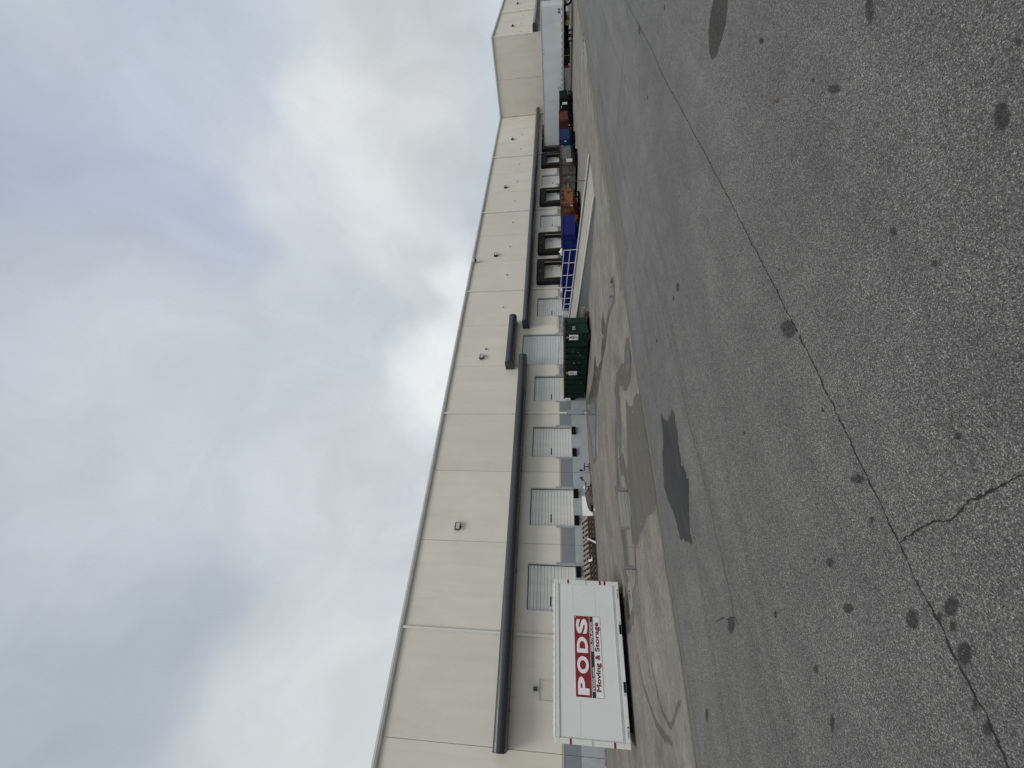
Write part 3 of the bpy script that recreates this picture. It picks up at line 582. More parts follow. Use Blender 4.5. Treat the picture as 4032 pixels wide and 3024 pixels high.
# ================================================================ ROLL-OFF BINS
def rolloff(name,label,cat,x,y,L,H,mat,ribs,ribw=.12,ribd=.07,W=2.44,nose=.55,plain_nose=False,group='roll-off bins parked end-on to the dock',rz=0,zb=.20,ribmat=None,railmat=None):
    ribmat=ribmat or mat; railmat=railmat or mat
    t=thing(name,label,cat,(x,y,0),rz,group)
    pr=[(0,H),(0,.64),(nose*.75,.60),(nose+.35,zb),(L,zb),(L,H)]
    m=MB(); w=.05
    m.prism(pr,0,w,'x'); m.prism(pr,W-w,W,'x')
    m.box(w,W-w,0,w,.64,H); m.box(w,W-w,L-w,L,zb,H); m.box(w,W-w,nose+.35,L-w,zb,zb+.05)
    m.quad((w,0,.64),(W-w,0,.64),(W-w,nose*.75,.60),(w,nose*.75,.60)); m.quad((w,nose*.75,.60),(W-w,nose*.75,.60),(W-w,nose+.35,zb),(w,nose+.35,zb))
    m.build('body',mat,t)
    m=MB()
    for a,b,c,d in ((-.05,.07,-.05,L+.03),(W-.07,W+.05,-.05,L+.03)): m.box(a,b,c,d,H,H+.075)
    m.box(.072,W-.072,-.05,.07,H+.001,H+.073); m.box(.072,W-.072,L-.07,L+.03,H+.001,H+.073)
    m.build('top_rail',railmat,t,bevel=.01)
    for r in ribs:
        zl=zb if r>nose+.35 else (.64 if r<nose*.75 else .45)
        for xx,s_ in ((0,-1),(W,1)):
            m=MB(); m.prism([(xx,r-ribw/2),(xx+s_*ribd,r-ribw/2+ribd*.25),(xx+s_*ribd,r+ribw/2-ribd*.25),(xx,r+ribw/2)],zl,H-.002,'z'); m.build('rib',ribmat,t)
    m=MB()
    for a in (.62,1.62): m.box(a,a+.2,.05,L,.03,zb-.002)
    for k in range(6): m.box(.2,W-.2,nose+.6+k*(L-nose-1)/5,nose+.68+k*(L-nose-1)/5,zb-.09,zb-.003)
    m.build('skid',MAT['darksteel'],t)
    for yy_ in (.75,L-.35):
        for xx in (.30,W-.50):
            m=MB(); m.lathe([(0,0),(0,.10),(.2,.10),(.2,0)],(xx,yy_,.10),14,'x'); m.build('roller',MAT['rust'],t)
    m=MB(); m.bar((W/2-.45,-.12,.50),(W/2+.45,-.12,.50),.08,.08); m.bar((.72,.05,.12),(W/2-.3,-.14,.48),.09,.10); m.bar((1.72,.05,.12),(W/2+.3,-.14,.48),.09,.10); m.build('hook_frame',MAT['darksteel'],t)
    return t
RW=7.0
# near green bin (its own plan: far front corner swept back)
GX,GY=16.30,17.05; GL=6.75; GH=1.50
gb=thing('rolloff_bin','dark green ribbed roll-off bin with two white placards, nearest the viewer','roll-off bin',(GX,GY,0),0,'roll-off bins parked end-on to the dock')
m=MB(); zb=.20; w=.05
# side walls and angled nose
m.box(-.0,w,.02,GL,zb,GH); m.box(2.35,2.40,1.30,GL,zb,GH); m.box(w,2.35,GL-w,GL,zb,GH); m.box(w,2.35,.6,GL-w,zb,zb+.05)
def vplate(m,p,q,za,zb_,zt,t=.05,zt2=None):
    d=Vector((q[0]-p[0],q[1]-p[1],0)).normalized(); n=Vector((-d.y,d.x,0))*t
    zt2=zt if zt2 is None else zt2
    a=[(p[0],p[1],za),(q[0],q[1],zb_),(q[0],q[1],zt2),(p[0],p[1],zt)]
    b=[(u_[0]+n.x,u_[1]+n.y,u_[2]) for u_ in a]
    for f in ((a[0],a[1],a[2],a[3]),(b[3],b[2],b[1],b[0])): m.quad(*f)
    for i in range(4): j=(i+1)%4; m.quad(a[i],b[i],b[j],a[j])
vplate(m,(.0,.0),(.64,-.10),.16,.24,GH); 
vplate(m,(1.22,.0),(2.40,1.30),.34,.22,GH)
m.build('body',MAT['green'],gb)
m=MB(); vplate(m,(.62,-.13),(1.23,-.01),.25,.36,1.30,.05,GH-.02); m.build('nose_plate',MAT['greenlite'],gb)
m=MB(); m.quad((.02,-.02,.62),(.62,-.14,.95),(.62,-.14,.25),(.02,-.02,.165)); 
m.bar((-.03,-.03,.16),(-.03,-.03,GH+.04),.08,.08); m.bar((.66,-.17,.24),(.60,-.12,GH-.02),.035,.06); m.build('nose_post',MAT['greenlite'],gb)
m=MB(); m.box(-.07,.07,-.05,GL+.03,GH,GH+.085); m.box(2.32,2.45,1.25,GL+.03,GH,GH+.085); m.box(.072,2.31,GL-.08,GL+.03,GH+.001,GH+.083); m.bar((.02,-.02,GH+.04),(.64,-.12,GH+.04),.10,.08); m.bar((.66,-.12,GH+.04),(1.22,.0,GH+.04),.10,.08); m.bar((1.24,.02,GH+.04),(2.38,1.26,GH+.04),.10,.08); m.build('top_rail',MAT['rust'],gb,bevel=.01)
for k,yv in enumerate((.95,1.48,2.03,2.60,3.12,3.65,4.20,4.75,5.32,5.88,6.42)):
    m=MB(); m.prism([(0,yv-.16),(-.13,yv-.125),(-.13,yv+.125),(0,yv+.16)],zb+.02,GH-.002,'z'); m.build('rib',MAT['green'],gb)
m=MB(); m.box(-.012,.0,.05,.76,zb,GH-.01); m.build('front_bay',MAT['green'],gb)
m=MB(); m.box(-.137,-.1305,.78,GL,.745,.757); m.build('weld_line',MAT['greenlite'],gb)
m=MB(); m.box(-.06,.06,.15,GL,zb-.06,zb-.002); 
m.build('sill',MAT['greenlite'],gb)
m=MB()
for a in (.50,1.55): m.box(a,a+.2,.35,GL-.05,.03,zb-.062)
m.build('skid',MAT['darksteel'],gb)
for yy_ in (.55,GL-.4):
    for xx in (.10,2.05):
        m=MB(); m.lathe([(0,0),(0,.10),(.2,.10),(.2,0)],(xx,yy_,.10),14,'x'); m.build('roller',MAT['rust'],gb)
def placard(parent,y0,y1,z0,z1,x):
    p=MB(); p.box(x-.012,x,y0,y1,z0,z1); p=p.build('placard',MAT['sign'],parent)
    Q=lambda s,z_:(x-.0135,y1-s,z_); w_=y1-y0; h_=z1-z0
    m=MB(); text_to(m,'A',Q,w_*.22,w_*.78,z0+h_*.60,z0+h_*.94,.05); 
    m.quad(Q(w_*.14,z0+h_*.535),Q(w_*.86,z0+h_*.535),Q(w_*.86,z0+h_*.575),Q(w_*.14,z0+h_*.575))
    text_to(m,'W',Q,w_*.26,w_*.74,z0+h_*.28,z0+h_*.51,.05)
    for k in range(3): m.quad(Q(w_*.15,z0+h_*(.08+.055*k)),Q(w_*(.85-.1*k),z0+h_*(.08+.055*k)),Q(w_*(.85-.1*k),z0+h_*(.105+.055*k)),Q(w_*.15,z0+h_*(.105+.055*k)))
    m.build('placard_lettering',MAT['ink'],p)
placard(gb,.16,.60,.755,1.295,-.016)
placard(gb,3.49,3.86,.735,1.285,-.1315)
m=MB(); m.box(-.134,-.1305,3.57,3.78,1.345,1.43); m.build('sticker',MAT['yellowtape'],gb)
m=MB()
for k in range(3): m.box(-.014,-.0125,.30,.46,1.36+k*.03,1.378+k*.03)
m.build('stencil',MAT['whitemark'],gb)
m=MB(); d_=Vector((.64,-.10,0)).normalized()
text_to(m,'50',lambda s,z_:(.0+d_.x*s+.0, .0+d_.y*s-.045-.0, z_),.16,.42,.93,1.10,.0); m.build('stencil_number',MAT['whitemark'],gb)
m=MB()
for yy_,zz in ((1.55,1.05),(1.62,.72),(1.9,.60),(2.1,.42),(2.62,.98),(2.70,.92),(2.66,.62),(4.85,.45)):
    m.box(-.1325,-.1306,yy_-.025,yy_+.02,zz-.012,zz+.016)
m.build('paint_chip',MAT['whitemark'],gb)
# others
bl_=rolloff('rolloff_bin','royal blue roll-off bin standing behind the ramp railing','roll-off bin',25.45,16.55,7.3,1.50,MAT['blue'],[.35,1.0,1.65,2.3,2.95,3.6,4.25,4.9,5.55,6.2,6.85],.20,.11)
m=MB(); m.box(-.004,0,.45,.9,.85,1.35); m.box(-.004,0,1.15,1.55,.85,1.35); m.build('worn_patch',MAT['blue2'],bl_)
br_=rolloff('rolloff_bin','rusty orange-brown roll-off bin between the grey bin and the blue bin at the ramp','roll-off bin',30.85,17.25,6.8,1.52,MAT['brown'],[.30,.85,1.9,2.45,3.1,3.8,4.5,5.2,5.9,6.5],.16,.13,nose=.75,ribmat=MAT['brownrib'],railmat=MAT['rust'])
m=MB(); m.box(-.012,-.002,1.18,1.66,1.08,1.50); s_=m.build('placard',MAT['sign'],br_); m=MB(); 
for k in range(4): m.box(-.0135,-.0125,1.28,1.56,1.18+k*.06,1.205+k*.06)
m.build('placard_print',MAT['greytape'],s_)
m=MB(); m.tube((-.03,.12,.78),(-.03,.12,.781),.06,10); m.lathe([(0,.09),(-.05,.09),(-.05,.0)],(-.002,.22,.74),12,'x'); m.build('lamp_boss',MAT['plastic'],br_)
m=MB()
for a,b,c,d in ((1.84,1.96,.30,.50),(2.39,2.51,.30,.62),(1.86,1.95,.98,1.10),(2.41,2.5,.98,1.08)): m.box(-.134,-.1305,a,b,c,d)
m.build('rust_hole',MAT['darksteel'],br_)
gr_=rolloff('rolloff_bin','grey-green rusted roll-off bin with white stencil marks','roll-off bin',37.75,16.85,7.0,1.50,MAT['greyroll'],[.55,1.45,2.17,2.88,3.6,4.3,5.1,5.9,6.6],.09,.11,ribmat=MAT['greyrib'],railmat=MAT['rust'])
m=MB(); m.box(-.004,0,.0,.30,1.02,1.06)
m.box(-.0045,-.0015,.06,.34,.52,1.05); m.build('white_patch',MAT['sign'],gr_)
m=MB()
for yc in (2.5,3.2,3.92):
    for k in range(3): m.box(-.006,-.003,yc-.2+k*.13,yc-.12+k*.13,.80,.93)
m.box(-.006,-.003,1.6,1.75,.72,.84); m.build('stencil',MAT['whitemark'],gr_)
m=MB(); m.box(-.012,-.002,.6,6.9,.745,.775); m.build('weld_line',MAT['rust'],gr_)
b2=rolloff('rolloff_bin','steel blue roll-off bin between the grey bin and the red bin','roll-off bin',43.85,17.75,6.4,1.57,MAT['blue2'],[.34,1.05,1.75,2.3,2.9,3.6,4.3,5.0,5.7],.12,.12,nose=.6)
m=MB(); m.box(-.006,-.002,.55,1.0,1.28,1.42); m.box(-.006,-.002,.62,.74,.66,.76); m.box(-.006,-.002,.12,.24,.95,1.12); m.build('white_mark',MAT['whitemark'],b2)
rr=rolloff('rolloff_bin','faded red roll-off bin with heavy ribs, beside the black-green bin','roll-off bin',49.8,18.15,6.0,1.56,MAT['redroll'],[.12,.42,.75,1.25,1.62,2.0,2.6,3.2,3.8,4.4,5.2],.13,.14,nose=.7,ribmat=MAT['redrib'])
m=MB(); m.box(-.08,-.072,.50,.60,.42,.54); m.build('tag',MAT['sign'],rr)
gf=rolloff('rolloff_bin','black-green roll-off bin, farthest of the row, beside the white trailer','roll-off bin',53.0,17.15,6.6,1.48,MAT['greenfar'],[.25,.62,1.4,2.2,3.0,3.8,4.6,5.4,6.2],.10,.10,nose=.5)
m=MB(); m.box(-.106,-.1005,.36,.60,.66,1.22); m.build('placard',MAT['sign'],gf); m=MB(); m.box(-.006,-.002,.75,.95,1.28,1.38); m.build('white_mark',MAT['whitemark'],gf)
# rubbish showing above the royal blue bin
t=thing('white_sack','crumpled white sack poking out of the royal blue bin','sack',(25.75,18.2,1.50))
m=MB()
bm=bmesh.new(); bmesh.ops.create_icosphere(bm,subdivisions=3,radius=.22)
for v in bm.verts: v.co += v.co.normalized()*random.uniform(-.05,.05); v.co.z*=.8; v.co.y*=1.2
me=bpy.data.meshes.new('sack'); bm.to_mesh(me); bm.free(); me.materials.append(MAT['plastic']); so=bpy.data.objects.new('sack_body',me); link(so,t); so.location=(0,0,.06)
m=MB(); m.tube((0,0,.2),(.03,.02,.3),.04,8,.07); m.build('tied_neck',MAT['plastic'],t)
t=thing('scrap_plank','pale scrap plank leaning out of the royal blue bin','plank',(25.95,18.9,.30))
m=MB(); m.bar((0,0,0),(-.25,.55,1.38),.16,.03); m.build('board',MAT['wood'],t); m=MB(); m.bar((.02,-.04,.1),(-.2,.36,1.25),.07,.035); m.build('batten',MAT['wood'],t)
t=thing('white_sack','torn white sack on the wall side of the royal blue bin','sack',(25.75,21.9,1.50))
me2=me.copy(); so=bpy.data.objects.new('sack_body',me2); link(so,t); so.scale=(.7,.9,.8); so.location=(0,0,.04)
m=MB(); m.tube((0,0,.14),(.02,.05,.24),.03,8,.05); m.build('tied_neck',MAT['plastic'],t)

# ================================================================ RAMP
rp=thing('loading_ramp','pale concrete loading ramp with grey side walls and white top edges','ramp',(21.7,FY,0))
RO=(21.7,FY,0)
zc=lambda y: .58+.0775*(y-16.6)
YE=10.66
m=MB(); zs=lambda y: max(.002,zc(y)-.135)
m.prism([(FY-.01,-.05),(FY-.01,zs(FY)),(YE+.25,.012),(YE+.25,-.05)],19.565,23.835,'x'); m.build('deck',MAT['concrete_ramp'],rp,RO)
for xa,xb in ((19.38,19.56),(23.84,24.02)):
    m=MB(); ys=[FY-.01,20.4,16.0,YE] 
    for a,b in zip(ys[:-1],ys[1:]):
        m.prism([(a-.004,-.05),(a-.004,zc(a)-.05),(b+.004,max(.03,zc(b)-.05)),(b+.004,-.05)],xa,xb,'x')
    sw=m.build('side_wall',MAT['rampwall'],rp,RO)
    m=MB(); m.prism([(FY-.01,zc(FY)-.048),(FY-.01,zc(FY)+.01),(YE-.03,zc(YE)+.012),(YE-.03,max(.032,zc(YE)-.05))],xa-.03,xb+.015,'x'); m.build('white_edge',MAT['kerb'],sw,RO,bevel=.008)
def handrail(x,ya,posts):
    z0=lambda y: zc(y); 
    m=MB(); r=.024
    m.tube((x,ya,z0(ya)+.88),(x,FY-.02,z0(FY)+.88),r,8); m.tube((x,ya,z0(ya)+.45),(x,FY-.02,z0(FY)+.45),r*.9,8)
    h=m.build('handrail',MAT['handrail'],rp,RO,smooth=True)
    for y_ in posts:
        m=MB(); m.tube((x,y_,z0(y_)-.02),(x,y_,z0(y_)+.88),r,8); m.box(x-.06,x+.06,y_-.06,y_+.06,z0(y_)+.0101,z0(y_)+.022); m.build('post',MAT['handrail'],h,RO)
handrail(19.45,16.57,[16.57,17.67,18.75,19.85,20.94,22.04,23.12,24.17])
handrail(23.95,16.79,[16.79,17.86,18.95,20.08,21.17,22.29,23.4,24.17])
# spalled patch in the near side wall, with rubble
m=MB(); random.seed(11)
pts=[]
for k in range(22):
    a=2*math.pi*k/22; ry=.40+random.uniform(-.05,.05); rzv=.27+random.uniform(-.05,.05)
    sq=max(abs(math.cos(a)),abs(math.sin(a)))
    pts.append((18.28+math.cos(a)/sq*ry*.95,.22+math.sin(a)/sq*rzv*.9))
m.prism(pts,19.372,19.40,'x'); m.build('broken_patch',MAT['rubble'],rp,RO)
m=MB()
for k in range(60):
    y_=18.28+random.uniform(-.36,.36); z_=random.uniform(.02,.44); r=random.uniform(.015,.05)
    m.box(19.372-random.uniform(.01,.05),19.38,y_-r,y_+r,z_-r,z_+r*.7)
m.build('broken_lump',MAT['rubble'],rp,RO,bevel=.006)
m=MB()
for k in range(7):
    y_=18.3+random.uniform(-.28,.28); z_=.2+random.uniform(-.15,.15); r=random.uniform(.04,.10)
    m.box(19.3675,19.3715,y_-r,y_+r,z_-r*.6,z_+r*.6)
m.build('painted_hollow',MAT['hollowdark'],rp,RO)  # dark plates standing proud, shade of hollows put into their colour
t=thing('steel_post','thin rusty upright post at the foot of the ramp','post',(23.95,12.05,.2))
m=MB(); m.tube((0,0,0),(0,.0,.86),.022,8); m.build('shaft',MAT['rust'],t); m=MB(); m.box(-.07,.07,-.07,.07,-.02,.0); m.tube((0,0,.86),(0,0,.89),.035,8); m.build('base_plate',MAT['rust'],t)

# ================================================================ TRAILERS
def trailer(label,x,y0,y1,skin,zb=1.19,zt=3.52,W=2.6,marks=True):
    t=thing('semi_trailer',label,'trailer',(x,y0,0),0,'semi-trailers backed up to the dock'); L=y1-y0
    m=MB(); m.box(0,W,0,L,zb,zt-.12); o=m.build('body',skin,t,bevel=.03)
    m=MB(); m.box(-.02,W+.02,-.02,L+.01,zt-.118,zt); m.build('top_rail',MAT['rail'],t,bevel=.02)
    m=MB(); m.box(-.018,.0-.001,.0,L,zb-.17,zb+.0); m.box(W+.001,W+.018,0,L,zb-.17,zb); m.box(0,W,-.018,L,zb-.168,zb-.002); m.build('bottom_rail',MAT['rail'],t)
    m=MB(); k=0
    for yy_ in [.45]+[.45+1.22*j for j in range(1,int(L/1.22))]: m.box(-.006,.0,yy_-.012,yy_+.012,zb+.02,zt-.13)
    m.build('panel_seam',MAT['trailer'],o)
    return t,L
t1,L1=trailer('long clean white semi-trailer with a dashed red-and-white strip along its lower edge',57.0,10.0,23.72,MAT['trailer'])
for k in range(24):
    ya=.25+k*.56; m=MB(); m.box(-.011,-.0065,ya,ya+.26,1.215,1.262); m.build('reflective_tape',MAT['redline'],t1)
m=MB(); text_to(m,'53',lambda s,z_:(-.0085,.70-s,z_),0,.42,1.40,1.64,.05); m.build('length_number',MAT['ink'],t1)
m=MB(); 
for a,b in (((3.9+3.6,1.50),(3.9+3.45,1.70)),((7.35,1.70),(7.2,1.50)),((7.2,1.50),(7.35,1.30)),((7.35,1.30),(7.5,1.50))):
    m.bar((-.009,a[0],a[1]),(-.009,b[0],b[1]),.006,.03)
m.build('placard_holder',MAT['ink'],t1)
m=MB(); m.box(-.010,-.0065,1.35,2.0,1.26,1.95); m.build('pale_panel',MAT['podframe'],t1)
m=MB()
for yy_ in (3.6,3.95,8.1,8.45): m.tube((-.012,yy_,3.27),(-.02,yy_,3.27),.045,10)
m.build('vent_cap',MAT['ink'],t1)
m=MB(); m.box(.10,.13,5.3,8.15,.30,1.02); sk=m.build('side_skirt',MAT['skirt'],t1)
m=MB(); m.box(.096,.0995,5.3,5.5,.30,1.0); m.build('skirt_end_stripe',MAT['redline'],sk)
m=MB()
pp=[(6.25,1.0),(6.7,.86),(7.3,.76),(7.65,.74),(7.8,.62),(7.95,.86),(8.1,.93)]
for a,b in zip(pp[:-1],pp[1:]): m.bar((.095,a[0],a[1]),(.095,b[0],b[1]),.008,.035)
pp=[(6.95,.86),(7.4,.95),(7.75,.80),(7.9,.98)]
for a,b in zip(pp[:-1],pp[1:]): m.bar((.095,a[0],a[1]),(.095,b[0],b[1]),.008,.03)
m.build('skirt_drawing',MAT['ink'],sk)
def wheels(t,x,y,zc_=.5,W=2.6,R=.5):
    for xx,s_ in ((.02,1),(W-.02,-1)):
        o=MB(); o.lathe([(0,.28),(s_*.02,.46),(s_*.05,R),(s_*.27,R),(s_*.30,.46),(s_*.30,.28)],(xx,y,zc_),24,'x'); o=o.build('wheel',MAT['tyre'],t,smooth=True)
        r=MB(); r.lathe([(s_*.02,.29),(s_*.01,.25),(s_*.08,.20),(s_*.08,.10),(s_*.03,.09),(s_*.03,0)],(xx,y,zc_),20,'x'); r.build('rim',MAT['rim'],o,smooth=True)
    m=MB(); m.tube((.2,y,zc_),(W-.2,y,zc_),.07,10); m.box(.8,W-.8,y-.3,y+.3,zc_+.12,1.0); m.build('axle',MAT['darksteel'],t)
wheels(t1,0,9.3); wheels(t1,0,10.5)
m=MB(); m.box(.3,2.3,1.0,12.5,.72,1.02); m.box(.9,1.7,1.9,6.5,.45,.72); m.box(.3,2.3,.0,.9,.80,1.02); m.build('chassis',MAT['darksteel'],t1)  # made deeper so less bright ground shows beneath the trailer
def gear(t,y):
    for xx in (.35,2.15):
        m=MB(); m.box(xx-.07,xx+.07,y-.07,y+.07,.25,1.0); m.box(xx-.05,xx+.05,y-.05,y+.05,.06,.25); m.box(xx-.14,xx+.14,y-.14,y+.14,.0,.05); m.build('landing_leg',MAT['darksteel'],t)
    m=MB(); m.bar((.35,y,.55),(2.15,y,.55),.06,.06); m.bar((.35,y,.35),(.35,y+.9,.95),.05,.05); m.bar((2.15,y,.35),(2.15,y+.9,.95),.05,.05); m.bar((.35,y-.02,.62),(2.15,y-.02,.95),.05,.05); m.build('leg_brace',MAT['darksteel'],t)
gear(t1,2.6); gear(t1,3.15)
m=MB(); m.box(.1,2.5,1.35,1.75,.42,.80); m.build('tool_box',MAT['yellow'],t1)
m=MB(); m.box(.1,2.5,3.75,5.1,.30,1.02); m.build('gap_block',MAT['darksteel'],t1); m=MB(); m.box(.06,.098,4.30,4.36,.38,1.0); m.build('cross_bar',MAT['yellow'],t1)  # black block, widened to shut off the bright ground seen beyond
t2,L2=trailer('grimy white semi-trailer behind the clean one, numbered 212',61.3,8.2,23.72,MAT['trailerdirty'])
m=MB()
for k,ch in enumerate('212'): text_to(m,ch,lambda s,z_:(-.0085,2.15-s,z_),0,.26,2.85-k*.38,3.15-k*.38,.04)
m.build('fleet_number',MAT['ink'],t2)
wheels(t2,0,2.25,.52); wheels(t2,0,1.0,.52); gear(t2,11.5)
m=MB(); m.box(.3,2.3,1.0,14,.86,1.02); m.build('chassis',MAT['darksteel'],t2)
m=MB(); m.box(.0,.12,3.2,4.6,.35,1.0); m.build('mud_flap',MAT['skirt'],t2)
# ================================================================ LOOSE THINGS BY THE WALL
def office_chair(x,y,rz,label,lean,seat_item=False):
    t=thing('office_chair',label,'office chair',(x,y,0),rz,'discarded office chairs by the dock wall')
    # local +x = the way the chair faces
    for k in range(5):
        a=2*math.pi*k/5+.3; m=MB()
        m.bar((0,0,.085),(.25*math.cos(a),.25*math.sin(a),.065),.035,.03); m.tube((.25*math.cos(a),.25*math.sin(a)-.02,.028),(.25*math.cos(a),.25*math.sin(a)+.02,.028),.028,10); m.build('base_leg',MAT['chairblack'],t)
    m=MB(); m.tube((0,0,.07),(0,0,.20),.03,10); m.tube((0,0,.20),(0,0,.33),.019,10); m.build('gas_column',MAT['chairblack'],t)
    m=MB()
    prof=[(-.22,.33),(-.23,.36),(-.20,.385),(.15,.38),(.215,.355),(.20,.33)]
    m.prism(prof,-.20,.20,'y'); m.build('seat',MAT['chairblack'],t,bevel=.02)
    m=MB(); p=[(-.10,0,.32),(-.24,0,.33),(-.27-lean*.3,0,.42),(-.27-lean*.6,0,.50)]
    for a,b in zip(p[:-1],p[1:]): m.bar(a,b,.05,.02)
    m.build('back_support',MAT['chairblack'],t)
    m=MB(); n=6
    for k in range(n):
        z0=.47+k*.20/n; z1=.47+(k+1)*.20/n
        w=.19-.02*abs(k-2.5)/2.5; xo=-.25-lean*(.5+k*.12)
        m.box(xo-.03,xo+.015,-w,w,z0,z1)
    m.build('backrest',MAT['chairblack'],t,bevel=.012)
    m=MB(); xo=-.25-lean*.8; m.box(xo-.036-lean*.3,xo-.031-lean*.3,-.14,.14,.51,.63); m.build('back_mesh',MAT['chairgrey'],t)
    return t
c1=office_chair(10.93,23.72,math.radians(-8),'small black office chair standing upright against the grey wall, its back to the left',.0)
c2=office_chair(9.52,23.50,math.radians(172),'black office chair with a reclined back, next to the dark broken panel heap',.25)
t=thing('paper_bag','crumpled white paper left on the seat of the reclined chair','paper',(9.47,23.50,.385))
m=MB(); random.seed(3)
bm=bmesh.new(); bmesh.ops.create_icosphere(bm,subdivisions=2,radius=.13)
for v in bm.verts: v.co*=random.uniform(.75,1.15); v.co.z=abs(v.co.z)*.9
me=bpy.data.meshes.new('bag'); bm.to_mesh(me); bm.free(); me.materials.append(MAT['plastic']); o=bpy.data.objects.new('bag_body',me); link(o,t)
# broken heap with white boards behind
t=thing('white_board_panel','stained white board leaning on the grey wall behind the dark heap','board',(8.55,23.9,0),0)
m=MB(); m.quad((-.62,.10,0),(.60,.06,0),(.60,.29,.575),(-.62,.31,.56)); m.quad((-.62,.13,0),(-.62,.325,.56),(.60,.305,.575),(.60,.09,0)); 
for a,b in (((-.62,.10,0),(-.62,.31,.56)),((.60,.06,0),(.60,.29,.575))): m.quad(a,b,(b[0],b[1]+.02,b[2]),(a[0],a[1]+.03,a[2]))
m.quad((-.62,.31,.56),(.60,.29,.575),(.60,.305,.575),(-.62,.325,.56)); m.build('sheet',MAT['board'],t)
m=MB(); m.bar((-.60,.34,.56),(.59,.325,.572),.016,.02); m.build('edge_strip',MAT['strip'],t)
t=thing('white_board_panel','clean white board slipped down in front of the stained white board','board',(8.50,23.75,0),0)
m=MB(); V=[(-.66,.02,.00),(.50,.0,.02),(.55,.10,.28),(-.1,.15,.36),(-.66,.16,.40)]
m.quad(*V); m.quad(*[(a,b+.02,c) for a,b,c in reversed(V)])
for i in range(5):
    a=V[i]; b=V[(i+1)%5]; m.quad(a,(a[0],a[1]+.02,a[2]),(b[0],b[1]+.02,b[2]),b)
m.build('sheet',MAT['logowhite'],t)
m=MB(); m.bar((-.64,.148,.39),(-.12,.14,.355),.012,.02); m.build('edge_strip',MAT['strip'],t)
t=thing('broken_cabinet','dark brown smashed cabinet panels lying in a heap before the white boards','debris',(8.62,23.35,0),0)
m=MB(); random.seed(5)
top=[(-.62,.0,.22),(-.40,.08,.31),(.05,.14,.37),(.45,.16,.43),(.98,.20,.12)]
bot=[(-.62,-.15,.0),(-.40,-.22,.0),(.05,-.26,.0),(.45,-.22,.0),(.98,.05,.0)]
for i in range(4):
    m.quad(bot[i],bot[i+1],top[i+1],top[i])
    m.quad(top[i],top[i+1],(top[i+1][0],top[i+1][1]+.14,top[i+1][2]-.04),(top[i][0],top[i][1]+.14,top[i][2]-.04))
    m.quad((top[i][0],top[i][1]+.14,top[i][2]-.04),(top[i+1][0],top[i+1][1]+.14,top[i+1][2]-.04),(bot[i+1][0],bot[i+1][1]+.5,0),(bot[i][0],bot[i][1]+.5,0))
m.quad(bot[0],top[0],(top[0][0],.14,.16),(-.62,.35,0)); m.build('carcass',MAT['cabinet'],t)
for k in range(9):
    m=MB(); x=random.uniform(-.6,.55); a=random.uniform(-.5,.5); z=random.uniform(.05,.26); l=random.uniform(.15,.34)
    m.bar((x,-.30+z*.35,z),(x+l*math.cos(a),-.28+z*.35,z+l*math.sin(a)*.5),random.uniform(.03,.07),.02); m.build('splinter',MAT['cabinet'] if k%3 else MAT['wood'],t)
m=MB(); m.box(-.72,-.40,-.30,-.05,.0,.13); m.build('drawer',MAT['darksteel'],t,bevel=.01)
# pallets
def pallet(x,y,z,rz,label,first=None):
    t=thing('wooden_pallet',label,'pallet',(x,y,z),rz,'stack of weathered pallets by the dock wall')
    if first is None:
        m=MB()
        for k in range(5):
            xx=-.52+k*.26; m.box(xx-.062,xx+.062,-.52,.52,.118,.140)
        m.build('deck_board',MAT['wood'],t)
        for yy_ in (-.48,0,.48):
            m=MB(); m.box(-.6,.6,yy_-.022,yy_+.022,.022,.117); m.build('stringer',MAT['wooddark'],t)
        m=MB()
        for xx in (-.53,-.2,.2,.53): m.box(xx-.05,xx+.05,-.5,.5,.0,.021)
        m.build('bottom_board',MAT['wooddark'],t)
    else:
        for ch in first.children: copy_tree(ch,t)
    return t
p0=None
PLX=[4.35,5.60,6.85]
names=[['bottom pallet at the left end of the stack, beside the white container','bottom pallet in the middle of the row','bottom pallet at the right end of the row, nearest the boards'],
['middle pallet at the left end, above the bottom left pallet','second-layer pallet in the middle of the row','second-layer pallet at the right end of the row'],
['top pallet at the left end, partly hidden by the white container','top pallet in the middle, draped with white film','top pallet at the right end, nearest the dark heap']]
random.seed(9)
for l in range(3):
    for k in range(3):
        t=pallet(PLX[k]+random.uniform(-.03,.03),23.15+random.uniform(-.04,.04),l*.142+(0,.06,.13)[l],random.uniform(-.03,.03),'weathered '+names[l][k],p0); t.rotation_euler.x=(0,.12,.26)[l]+random.uniform(-.02,.02)
        if p0 is None: p0=t
def film(x,label,pts,w):
    t=thing('plastic_film',label,'film',(x,22.50,0),0,'strips of white film on the pallets'); m=MB()
    for (a,b) in zip(pts[:-1],pts[1:]):
        m.quad((a[0]-w,a[1],a[2]),(a[0]+w,a[1],a[2]),(b[0]+w,b[1],b[2]),(b[0]-w,b[1],b[2]))
    m.build('strip',MAT['plastic'],t); m=MB(); e=pts[-1]; m.bar((e[0]-w*1.4,e[1]-.03,e[2]+.02),(e[0]+w*1.6,e[1]-.02,e[2]+.03),.05,.04); m.build('loose_end',MAT['plastic'],t)
film(6.15,'white film strip hanging over the middle of the pallet stack, the longer one',[(.10,.28,.45),(.0,.04,.455),(-.03,.02,.33),(-.12,.0,.18),(-.2,-.05,.03)],.045)
film(5.05,'knotted white film strip hanging left of the longer film strip',[(.05,.2,.45),(.02,.04,.455),(.0,.02,.36),(.07,.0,.26)],.06)
